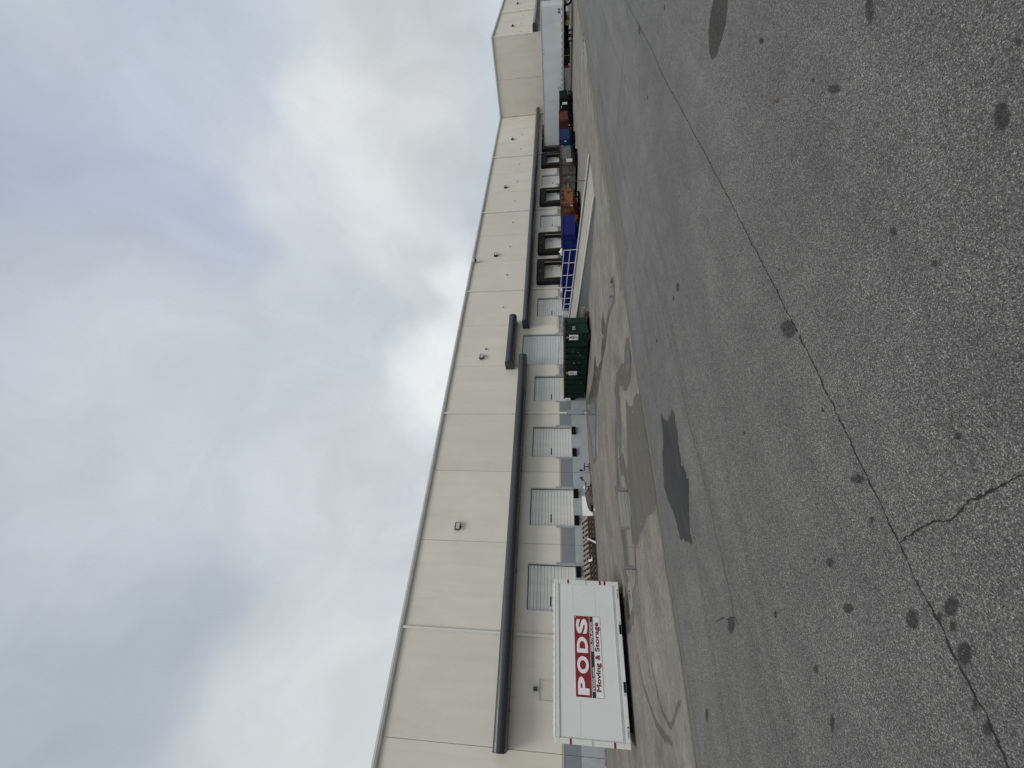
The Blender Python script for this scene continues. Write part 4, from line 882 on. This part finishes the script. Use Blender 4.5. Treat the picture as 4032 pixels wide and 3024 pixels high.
# leaf litter and scraps
def litter(name,label,n,fn,mat,sz=(.02,.05),kind='stuff'):
    m=MB()
    for k in range(n):
        x,y,z=fn(); r=random.uniform(*sz); a=random.uniform(0,6.3); b=random.uniform(-.8,.8)
        u_=Vector((math.cos(a),math.sin(a),b*.4))*r; v_=Vector((-math.sin(a),math.cos(a),-b*.3))*r*.6
        p=Vector((x,y,z+.012)); m.quad(p-u_-v_*.3,p+v_*-.9,p+u_,p+v_)
    o=m.build(name,mat); tag(o,label,None,None,kind); return o
random.seed(21)
litter('leaf_litter','brown leaf litter along the foot of the grey wall',520,lambda:(random.uniform(-9,-1.2),FY-abs(random.gauss(0,.13))-.02,abs(random.gauss(0,.05))),MAT['leaf'])
litter('leaf_litter','brown leaf litter along the front of the pallet stack',260,lambda:(random.uniform(3.4,7.2),22.45-abs(random.gauss(0,.06)),abs(random.gauss(0,.03))),MAT['leaf'],(.015,.04))
litter('gravel_scraps','pale grit and scraps scattered on the apron',170,lambda:(random.uniform(-3,16),random.uniform(8,23.5),0.006),MAT['plastic'],(.006,.02))
litter('dark_grit','dark grit and bark flecks scattered on the apron',420,lambda:(random.uniform(-6,18),random.uniform(8.2,24.0),0.006),MAT['wooddark'],(.008,.03))
t=thing('film_scrap','scrap of white film lying on the apron by the boards','film',(7.6,22.1,0.008)); m=MB()
m.quad((-.1,-.05,.0),(.06,-.08,.01),(.12,.03,.03),(-.03,.06,.02)); m.quad((.05,-.1,.01),(.16,-.02,.0),(.1,.05,.04)); m.build('sheet',MAT['plastic'],t); m=MB(); m.bar((-.05,.02,.02),(.05,.04,.06),.05,.03); m.build('crumple',MAT['plastic'],t)
t=thing('scrap_timber','pair of dark broken timbers lying left of the white container','timber',(-2.6,15.6,.0),math.radians(100)); 
m=MB(); m.bar((-.5,0,.06),(.75,.05,.06),.10,.09); m.build('beam',MAT['wooddark'],t); m=MB(); m.bar((-.35,.2,.05),(.9,.14,.05),.08,.07); m.build('beam',MAT['wooddark'],t)

t=thing('fallen_leaf','small reddish fallen leaf lying alone on the open asphalt','leaf',(*LEAF,.006),.6)
m=MB(); m.quad((-.03,0,.0),(-.008,-.018,.006),(.025,0,.010),(-.008,.018,.004)); m.build('blade',MAT['leaf2'],t); m=MB(); m.bar((.02,0,.008),(.05,.008,.012),.003,.003); m.build('stalk',MAT['leaf2'],t)

# ================================================================ GROUND
def sheet(name,poly,z,mat,kind='structure',label=None):
    from mathutils.geometry import delaunay_2d_cdt
    V,E_,F,_a,_b,_c=delaunay_2d_cdt([Vector(p[:2]) for p in poly],[],[list(range(len(poly)))],1,1e-5)
    F=[list(f) for f in F]
    for f in F:
        if sum(V[f[q]].x*V[f[(q+1)%len(f)]].y-V[f[(q+1)%len(f)]].x*V[f[q]].y for q in range(len(f)))<0: f.reverse()
    me=bpy.data.meshes.new(name); me.from_pydata([(v.x,v.y,z) for v in V],[],F); me.materials.append(mat)
    o=bpy.data.objects.new(name,me); link(o); tag(o,label,None,None,kind); return o
def rough_poly(poly,amp,step,seed):
    rnd=random.Random(seed); out=[]
    n=len(poly)
    for i in range(n):
        a=Vector(poly[i]); b=Vector(poly[(i+1)%n]); d=(b-a).length; k=max(1,int(d/step)); nn=Vector((-(b-a).y,(b-a).x)).normalized() if d>1e-6 else Vector((0,0))
        for j in range(k):
            p=a.lerp(b,j/k); w=0 if j==0 else rnd.uniform(-1,1)*amp
            out.append((p.x+nn.x*w,p.y+nn.y*w))
    return out
# asphalt
m,nt,b=newmat('asphalt')
v=coords(nt)
vo=N(nt,'ShaderNodeTexVoronoi'); vo.inputs['Scale'].default_value=185; nt.links.new(v,vo.inputs['Vector'])
sep=N(nt,'ShaderNodeSeparateColor'); nt.links.new(vo.outputs['Color'],sep.inputs[0])
cr=N(nt,'ShaderNodeValToRGB'); nt.links.new(sep.outputs[0],cr.inputs[0])
e=cr.color_ramp.elements; e[0].position=0; e[0].color=(.034,.0325,.031,1); e[1].position=1; e[1].color=(.34,.325,.295,1)
for p_,c_ in ((.35,(.080,.0765,.071,1)),(.70,(.136,.130,.121,1)),(.90,(.208,.20,.184,1))):
    q_=e.new(p_); q_.color=c_
big=maprange(nt,noise(nt,v,.22,5,.6),.3,.7,.80,1.20)
mid=maprange(nt,noise(nt,v,2.2,4,.6),.3,.7,.88,1.12)
clump=math_(nt,'MULTIPLY',maprange(nt,noise(nt,v,34,3,.6),.3,.7,.84,1.16),maprange(nt,noise(nt,v,13,4,.7),.3,.7,.88,1.12))
st=maprange(nt,noise(nt,coords(nt,(.05,1.4,1)),1.0,5,.65),.32,.68,.86,1.12)
c=scale_by(nt,cr.outputs[0],math_(nt,'MULTIPLY',math_(nt,'MULTIPLY',big,mid),math_(nt,'MULTIPLY',st,clump)))
spots=maprange(nt,noise(nt,v,1.3,3,.5,.3),.70,.74,0,.45)
c=mixc(nt,spots,c,(.055,.054,.055)); worn=maprange(nt,noise(nt,coords(nt,(.35,1.1,1)),.75,7,.72,.7),.50,.68,0,.35); c=mixc(nt,worn,c,(.075,.072,.068))
nt.links.new(c,b.inputs['Base Color']); b.inputs['Roughness'].default_value=.76; b.inputs['Specular IOR Level'].default_value=.48
h=math_(nt,'ADD',math_(nt,'MULTIPLY',vo.outputs['Distance'],-1.0),math_(nt,'MULTIPLY',sep.outputs[1],.4))
bump(nt,b,h,.8,.006); MAT['asphalt']=m
# apron concrete
m,nt,b=newmat('apron_concrete'); v=coords(nt)
a1=maprange(nt,noise(nt,coords(nt,(.6,1.0,1)),.8,8,.72,.7),.3,.7,.58,1.36)
a2=maprange(nt,noise(nt,coords(nt,(.9,1.1,1)),5.5,6,.72),.3,.7,.82,1.18)
a3=maprange(nt,noise(nt,v,45,3,.65),.3,.7,.86,1.14)
tone=mixc(nt,maprange(nt,noise(nt,coords(nt,(.3,.8,1)),.35,4,.6),.4,.62,0,1),(.176,.154,.127),(.166,.155,.140))
c=scale_by(nt,tone,math_(nt,'MULTIPLY',math_(nt,'MULTIPLY',a1,a2),a3))
sp=maprange(nt,noise(nt,coords(nt,(.6,1.5,1)),4.5,3,.5,.3),.66,.72,0,.7); grime=maprange(nt,noise(nt,coords(nt,(.5,.9,1)),.55,7,.7,.8),.52,.70,0,.55); c=mixc(nt,grime,c,(.125,.112,.098)); c=mixc(nt,sp,c,(.12,.105,.09))
lt=maprange(nt,noise(nt,coords(nt,(.5,1.6,1)),1.6,6,.72,.6),.60,.72,0,.5); c=mixc(nt,lt,c,(.28,.25,.21))
mott=maprange(nt,noise(nt,v,11,8,.75,.4),.35,.65,.80,1.18); c=scale_by(nt,c,mott); fl=maprange(nt,noise(nt,v,26,2,.5),.72,.76,0,.6); c=mixc(nt,fl,c,(.07,.062,.055))
nt.links.new(c,b.inputs['Base Color']); b.inputs['Roughness'].default_value=.8; b.inputs['Specular IOR Level'].default_value=.3
bump(nt,b,noise(nt,v,55,4,.65),.2,.004); MAT['apron']=m
def wetmat(name,col,rough,bmp,spec=.5):
    m,nt,b=newmat(name); v=coords(nt)
    c=scale_by(nt,col,maprange(nt,noise(nt,coords(nt,(.2,1.2,1)),1.3,5,.6),.3,.7,.85,1.15)); nt.links.new(c,b.inputs['Base Color'])
    nt.links.new(maprange(nt,noise(nt,coords(nt,(.3,1,1)),1.1,4,.6),.35,.65,max(.01,rough*.6),rough*1.4),b.inputs['Roughness'])
    b.inputs['IOR'].default_value=1.33; b.inputs['Specular IOR Level'].default_value=spec
    if bmp: bump(nt,b,noise(nt,v,40,3,.6),bmp,.003)
    MAT[name]=m
wetmat('damp_concrete',(.078,.068,.058),.30,.03)
wetmat('puddle_water',(.075,.068,.06),.025,.0)
wetmat('wet_asphalt',(.024,.024,.027),.42,.3,.4)
wetmat('damp_asphalt',(.042,.038,.033),.7,.2,.25)
MAT['damp_asphalt'].node_tree.nodes['Principled BSDF'].inputs['Alpha'].default_value=.5
MAT['wet_asphalt'].node_tree.nodes['Principled BSDF'].inputs['Alpha'].default_value=.86
# stains with soft ragged edges (alpha fades out by the stain's own uv distance)
def stainmat(name,col,rough,alpha):
    m,nt,b=newmat(name); b.inputs['Base Color'].default_value=(*col,1); b.inputs['Roughness'].default_value=rough; b.inputs['Specular IOR Level'].default_value=.3
    uv=N(nt,'ShaderNodeUVMap'); uv.uv_map='UVMap'
    ln=N(nt,'ShaderNodeVectorMath',operation='LENGTH'); nt.links.new(uv.outputs[0],ln.inputs[0])
    nz=noise(nt,coords(nt),16,4,.7)
    d=math_(nt,'ADD',ln.outputs['Value'],math_(nt,'MULTIPLY',math_(nt,'SUBTRACT',nz,.5),.9))
    nz2=maprange(nt,noise(nt,coords(nt),95,2,.6),.35,.65,.55,1.1)
    a=math_(nt,'MULTIPLY',maprange(nt,d,.80,1.12,alpha,0),nz2); nt.links.new(a,b.inputs['Alpha']); MAT[name]=m
stainmat('oil_stain',(.022,.019,.019),.6,.64)
stainmat('scuff_mark',(.06,.054,.047),.7,.42)
stainmat('damp_stain',(.06,.055,.05),.45,.75)
stainmat('tyre_mark',(.05,.046,.042),.7,.09)
sheet('asphalt_yard',[(-350,-350),(450,-350),(450,450),(-350,450)],0,MAT['asphalt'])
BND=G_['boundary']
ap=[(-14,7.72)]+rough_poly([(x,y) for x,y in reversed(BND)] ,0,50,1)[:0]+[tuple(p) for p in reversed(BND)]
ap=[(-27,7.7)]+[tuple(p) for p in reversed(BND)]+[(45,8.06),(66,8.1),(66,FY-.0),(-27,FY-.0)]
# slightly ragged joint between concrete and asphalt
rag=[]
rnd=random.Random(4)
lo=ap[:-2]
for a_,b_ in zip(lo[:-1],lo[1:]):
    k=max(1,int(abs(b_[0]-a_[0])/.18))
    if a_[0]>30: k=1
    for j in range(k):
        w=rnd.uniform(-.012,.012) if j else 0
        rag.append((a_[0]+(b_[0]-a_[0])*j/k,a_[1]+(b_[1]-a_[1])*j/k+w))
rag.append(lo[-1])
sheet('concrete_apron',rag+ap[-2:],.004,MAT['apron'])
# dark sealant line along the joint
def strip(name,pts,w,z,mat,jag=0.0,step=.08,seed=1,kind='structure',wvar=.5):
    rnd=random.Random(seed); P=[]
    for a_,b_ in zip(pts[:-1],pts[1:]):
        a=Vector(a_); b=Vector(b_); d=(b-a).length; k=max(1,int(d/step))
        for j in range(k): P.append(a.lerp(b,j/k))
    P.append(Vector(pts[-1])); o=0; Q=[]
    for i,p in enumerate(P):
        t=(P[min(i+1,len(P)-1)]-P[max(i-1,0)]).normalized(); n=Vector((-t.y,t.x)); o=o*.6+rnd.uniform(-1,1)*jag
        ww=w*(1+rnd.uniform(-wvar,wvar)); Q.append((p+n*(o+ww/2),p+n*(o-ww/2)))
    mb=MB()
    V=[]; F=[]
    for a,b in Q: V += [(a.x,a.y,z),(b.x,b.y,z)]
    for i in range(len(Q)-1): F.append((2*i,2*i+1,2*i+3,2*i+2))
    me=bpy.data.meshes.new(name); me.from_pydata(V,[],F); me.materials.append(mat); o_=bpy.data.objects.new(name,me); link(o_); tag(o_,None,None,None,kind)
    for p in o_.data.polygons:
        pass
    return o_
MAT['crack']=M('crack_dark',(.012,.011,.011),.95,.2,5)
MAT['crackfaint']=M('crack_faint',(.05,.048,.046),.95,.2,5)
strip('joint_line',[(x,y-.012) for x,y in rag[:-1]],.022,.0065,MAT['crackfaint'],.004,.15,2,wvar=.8)
C1=G_['crack1']
strip('crack',C1,.0085,.0035,MAT['crack'],.007,.018,3,wvar=.8)
C1n=[p for p in C1 if p[0]<6]
strip('crack',G_['crack2'],.0085,.0035,MAT['crack'],.006,.014,4,wvar=.8)
strip('crack',G_['crack3'],.022,.0035,MAT['crackfaint'],.012,.08,5)
strip('crack',G_['crack4'],.007,.0035,MAT['crackfaint'],.008,.05,6,wvar=.9)
strip('crack',G_['crack5'],.010,.0035,MAT['crack'],.006,.03,7,wvar=.8)
stainmat('apron_dust',(.19,.175,.15),.85,.55)
def edge_dust(pts,w,z):
    V=[];F=[];U=[]
    for p in pts: V += [(p[0],p[1]+.25*w,z),(p[0],p[1]-w,z)]; U += [(0.0,.0),(1.25,.0)]
    for i in range(len(pts)-1): F.append((2*i,2*i+1,2*i+3,2*i+2))
    me=bpy.data.meshes.new('edge_dust'); me.from_pydata(V,[],F)
    uv=me.uv_layers.new(name='UVMap')
    for lp in me.loops: uv.data[lp.index].uv=U[lp.vertex_index]
    me.materials.append(MAT['apron_dust']); o=bpy.data.objects.new('edge_dust',me); link(o); tag(o,None,None,None,'structure')
edge_dust([(a,c) for a,c in [(-20,7.72)]+[tuple(p) for p in reversed(BND)][::2]],.35,.0058)
edge_dust([(9.5,7.95),(14,7.98),(20,8.0),(28,8.03),(45,8.06),(66,8.1)],1.5,.0060)
# water
sheet('damp_patch',rough_poly(rough_poly(G_['wet_main'],.06,.3,2),.025,.07,12),.008,MAT['damp_concrete'])
sheet('puddle',rough_poly(G_['puddle_a'],.02,.1,3),.0125,MAT['puddle_water'])
sheet('puddle',rough_poly(rough_poly(G_['puddle_b'],.05,.16,4),.022,.04,14),.0045,MAT['wet_asphalt'])
sheet('damp_patch',rough_poly(rough_poly(G_['wet_b'],.06,.4,5),.03,.1,15),.009,MAT['damp_concrete'])
sheet('puddle',rough_poly(G_['puddle_c'],.02,.15,6),.0135,MAT['puddle_water'])
sheet('puddle',rough_poly(G_['puddle_d'],.02,.1,7),.0130,MAT['puddle_water'])
sheet('puddle',rough_poly(G_['puddle_e'],.02,.1,8),.0140,MAT['puddle_water'])
sheet('puddle',rough_poly(G_['puddle_f'],.02,.15,28),.0145,MAT['puddle_water'])
strip('joint_line',G_['drain_line'],.12,.007,MAT['crack'],.01,.2,29)
def stain(cx,cy,ax,ay,bx,by,z,mat,name='oil_stain'):
    me=bpy.data.meshes.new(name); k=1.25
    me.from_pydata([(cx+k*(s_*ax+t_*bx),cy+k*(s_*ay+t_*by),z) for s_,t_ in ((-1,-1),(1,-1),(1,1),(-1,1))],[],[(0,1,2,3)])
    bm=bmesh.new(); bm.from_mesh(me)
    for f in bm.faces:
        if f.normal.z<0: f.normal_flip()
    bm.to_mesh(me); bm.free()
    uv=me.uv_layers.new(name='UVMap'); cs={}
    for i,(s_,t_) in enumerate(((-1,-1),(1,-1),(1,1),(-1,1))): cs[i]=(s_*k,t_*k)
    for lp in me.loops: uv.data[lp.index].uv=cs[lp.vertex_index]
    me.materials.append(mat); o=bpy.data.objects.new(name,me); link(o); tag(o,None,None,None,'structure')
for i,s_ in enumerate(G_['stains']):
  if i not in (9,14,24,25,31,32,40,44,45,46): stain(*s_,.0050+.0003*(i%7) if s_[1]<7.8 else .0105+.0003*(i%7),MAT['oil_stain'])
d_=G_['damp_ellipse']; sheet('damp_patch',rough_poly(d_,.006,.04,9),.0042,MAT['damp_asphalt'])
def streak(pts,w,mat,z,seed):
    """tyre mark: ribbon with soft sides"""
    rnd=random.Random(seed); name='tyre_mark'; me=bpy.data.meshes.new(name); V=[];F=[];U=[]
    for i,p in enumerate(pts):
        a=Vector(pts[max(i-1,0)]); b=Vector(pts[min(i+1,len(pts)-1)]); t=(b-a).normalized(); n=Vector((-t.y,t.x)); p=Vector(p); e=1.0 if i in (0,len(pts)-1) else .25
        V += [(*(p+n*w),z),(*(p-n*w),z)]; U += [(1.2,e),(-1.2,e)]
    for i in range(len(pts)-1): F.append((2*i,2*i+1,2*i+3,2*i+2))
    me.from_pydata(V,[],F); bm=bmesh.new(); bm.from_mesh(me)
    for f in bm.faces:
        if f.normal.z<0: f.normal_flip()
    bm.to_mesh(me); bm.free()
    uv=me.uv_layers.new(name='UVMap')
    for lp in me.loops: uv.data[lp.index].uv=U[lp.vertex_index]
    me.materials.append(mat); o=bpy.data.objects.new(name,me); link(o); tag(o,None,None,None,'structure')
streak(G_['skid1'],.06,MAT['scuff_mark'],.0085,1); streak(G_['skid2'],.10,MAT['scuff_mark'],.0088,2); streak(G_['skid3'],.05,MAT['tyre_mark'],.0091,3); streak(G_['skid4'],.07,MAT['tyre_mark'],.0094,4)
streak(G_['skid5'],.02,MAT['tyre_mark'],.0062,5)
for k,(yy_,xa,xb) in enumerate(((4.55,-3,9),(5.05,-4,6),(6.2,-4,2.5),(6.75,3,22),(5.75,5,40),(4.1,12,45),(6.4,12,50),(3.6,20,60))):
    rn=random.Random(30+k); pts=[(xa+(xb-xa)*j/14,yy_+.10*math.sin(j*.7+k)+rn.uniform(-.03,.03)) for j in range(15)]
    streak(pts,.10,MAT['tyre_mark'],.0068+.0002*k,50+k)

# ================================================================ SKY, SUN, CAMERA
W=bpy.data.worlds.new('World'); SC.world=W; W.use_nodes=True; nt=W.node_tree; bg=nt.nodes['Background']
SUN_EL,SUN_AZ=math.radians(58),math.radians(205)   # azimuth measured clockwise from +Y
sky=N(nt,'ShaderNodeTexSky'); sky.sky_type='NISHITA'; sky.sun_disc=False; sky.sun_elevation=SUN_EL; sky.sun_rotation=SUN_AZ
tc=N(nt,'ShaderNodeTexCoord'); d0=tc.outputs['Generated']
nv=N(nt,'ShaderNodeVectorMath',operation='NORMALIZE'); nt.links.new(d0,nv.inputs[0]); dn=nv.outputs[0]
# warp the direction a little so cloud edges are irregular
wn=N(nt,'ShaderNodeTexNoise'); wn.inputs['Scale'].default_value=2.6; wn.inputs['Detail'].default_value=6; wn.inputs['Roughness'].default_value=.5; nt.links.new(dn,wn.inputs['Vector'])
ws=N(nt,'ShaderNodeVectorMath',operation='SUBTRACT'); nt.links.new(wn.outputs['Color'],ws.inputs[0]); ws.inputs[1].default_value=(.5,.5,.5)
wm=N(nt,'ShaderNodeVectorMath',operation='SCALE'); wm.inputs['Scale'].default_value=.34; nt.links.new(ws.outputs[0],wm.inputs[0])
wa=N(nt,'ShaderNodeVectorMath',operation='ADD'); nt.links.new(dn,wa.inputs[0]); nt.links.new(wm.outputs[0],wa.inputs[1])
wv=N(nt,'ShaderNodeVectorMath',operation='NORMALIZE'); nt.links.new(wa.outputs[0],wv.inputs[0]); dw=wv.outputs[0]
f1=noise(nt,dw,1.9,7,.52); f2=noise(nt,dw,4.5,6,.55)
base=mixc(nt,maprange(nt,f1,.36,.64,0,1),(.52,.585,.64),(.63,.69,.735))
base=mixc(nt,maprange(nt,f2,.40,.66,0,.35),base,(.56,.61,.645))
for d,r0,r1,col,amt in SKYB:
    dt=N(nt,'ShaderNodeVectorMath',operation='DOT_PRODUCT'); nt.links.new(dw,dt.inputs[0]); dt.inputs[1].default_value=d
    f=N(nt,'ShaderNodeMapRange'); f.interpolation_type='SMOOTHERSTEP'; nt.links.new(dt.outputs['Value'],f.inputs[0]); f.inputs[1].default_value=math.cos(math.radians(r1)); f.inputs[2].default_value=math.cos(math.radians(r0)); f.inputs[3].default_value=0; f.inputs[4].default_value=amt
    base=mixc(nt,f.outputs[0],base,col)
wis=noise(nt,dw,7.0,8,.62,.8); base=scale_by(nt,base,maprange(nt,wis,.3,.7,.955,1.045)); wi2=noise(nt,dw,3.0,7,.6,.5); base=scale_by(nt,base,maprange(nt,wi2,.3,.7,.95,1.05))
# overcast sky is brightest overhead
sz=N(nt,'ShaderNodeSeparateXYZ'); nt.links.new(dn,sz.inputs[0])
zen=maprange(nt,sz.outputs['Z'],.925,.985,1.0,SKY_ZEN)
base=scale_by(nt,base,math_(nt,'MULTIPLY',zen,10.0*SKY_GAIN))
cov=maprange(nt,noise(nt,dw,2.4,5,.5),.30,.52,.95,1.0)
col=mixc(nt,cov,sky.outputs[0],base)
nt.links.new(col,bg.inputs['Color']); bg.inputs['Strength'].default_value=.1
sl=bpy.data.lights.new('sun','SUN'); sl.energy=SUN_E; sl.angle=math.radians(24); sl.color=(1.0,.965,.91)
so=bpy.data.objects.new('sun',sl); link(so)
sd=Vector((math.sin(SUN_AZ)*math.cos(SUN_EL),math.cos(SUN_AZ)*math.cos(SUN_EL),math.sin(SUN_EL)))
so.rotation_euler=sd.to_track_quat('Z','Y').to_euler(); so.location=(0,0,40)
cam=bpy.data.cameras.new('camera'); co=bpy.data.objects.new('camera',cam); link(co); SC.camera=co
yaw,pit,rol=CAMP; cam.sensor_width=36; cam.sensor_fit='HORIZONTAL'; cam.lens=36*CAMF/4032; cam.clip_end=2000; cam.clip_start=.05
fw=Vector((math.sin(yaw)*math.cos(pit),math.cos(yaw)*math.cos(pit),math.sin(pit))); r=Vector((math.cos(yaw),-math.sin(yaw),0)); u=r.cross(fw)
r2=r*math.cos(rol)+u*math.sin(rol); u2=-r*math.sin(rol)+u*math.cos(rol)
# the phone was held upright but the picture is stored lying on its side
co.matrix_world=Matrix(((-u2.x,r2.x,-fw.x,0),(-u2.y,r2.y,-fw.y,0),(-u2.z,r2.z,-fw.z,1.9),(0,0,0,1)))
SC.view_settings.view_transform='Standard'; SC.view_settings.look='None'; SC.view_settings.gamma=1; SC.view_settings.exposure=EXPO
SC.render.resolution_x=1024; SC.render.resolution_y=768
SC.cycles.use_adaptive_sampling=True

# ---- give every separate piece of a part an object of its own
def split_pieces():
    for o in [q for q in bpy.data.objects if q.type=='MESH' and q.parent is not None]:
        me=o.data; n=len(me.vertices)
        if n>6000 or o.name.split('.')[0] in ('placard_print','placard_lettering'): continue
        par=list(range(n))
        def fd(a):
            while par[a]!=a: par[a]=par[par[a]]; a=par[a]
            return a
        for e in me.edges: par[fd(e.vertices[0])]=fd(e.vertices[1])
        isl={}
        for i in range(n): isl.setdefault(fd(i),[]).append(i)
        isl=list(isl.values()); k=len(isl)
        if k<2 or k>400: continue
        co=[v.co for v in me.vertices]
        bb=[([min(co[i][a] for i in s_) for a in range(3)],[max(co[i][a] for i in s_) for a in range(3)]) for s_ in isl]
        sz=[max(h_-l_ for l_,h_ in zip(*q)) for q in bb]
        cp=list(range(k))
        def fc(a):
            while cp[a]!=a: cp[a]=cp[cp[a]]; a=cp[a]
            return a
        for i in range(k):
            for j in range(i+1,k):
                g=math.sqrt(sum(max(0,bb[i][0][a]-bb[j][1][a],bb[j][0][a]-bb[i][1][a])**2 for a in range(3)))
                if g<=max(.02,.5*max(sz[i],sz[j])): cp[fc(i)]=fc(j)
        cl={}
        for i in range(k): cl.setdefault(fc(i),[]).extend(isl[i])
        if len(cl)<2: continue
        groups=list(cl.values()); own={}
        for gi,g in enumerate(groups):
            for i in g: own[i]=gi
        nm=o.name.split('.')[0]
        for gi in range(len(groups)):
            bm=bmesh.new(); bm.from_mesh(me); bm.verts.ensure_lookup_table()
            bmesh.ops.delete(bm,geom=[v for v in bm.verts if own[v.index]!=gi],context='VERTS')
            m2=me.copy(); bm.to_mesh(m2); bm.free()
            if gi==0: first=m2; continue
            c=o.copy(); c.data=m2; link(c); c.parent=o.parent; c.name=nm
        o.data=first
split_pieces()
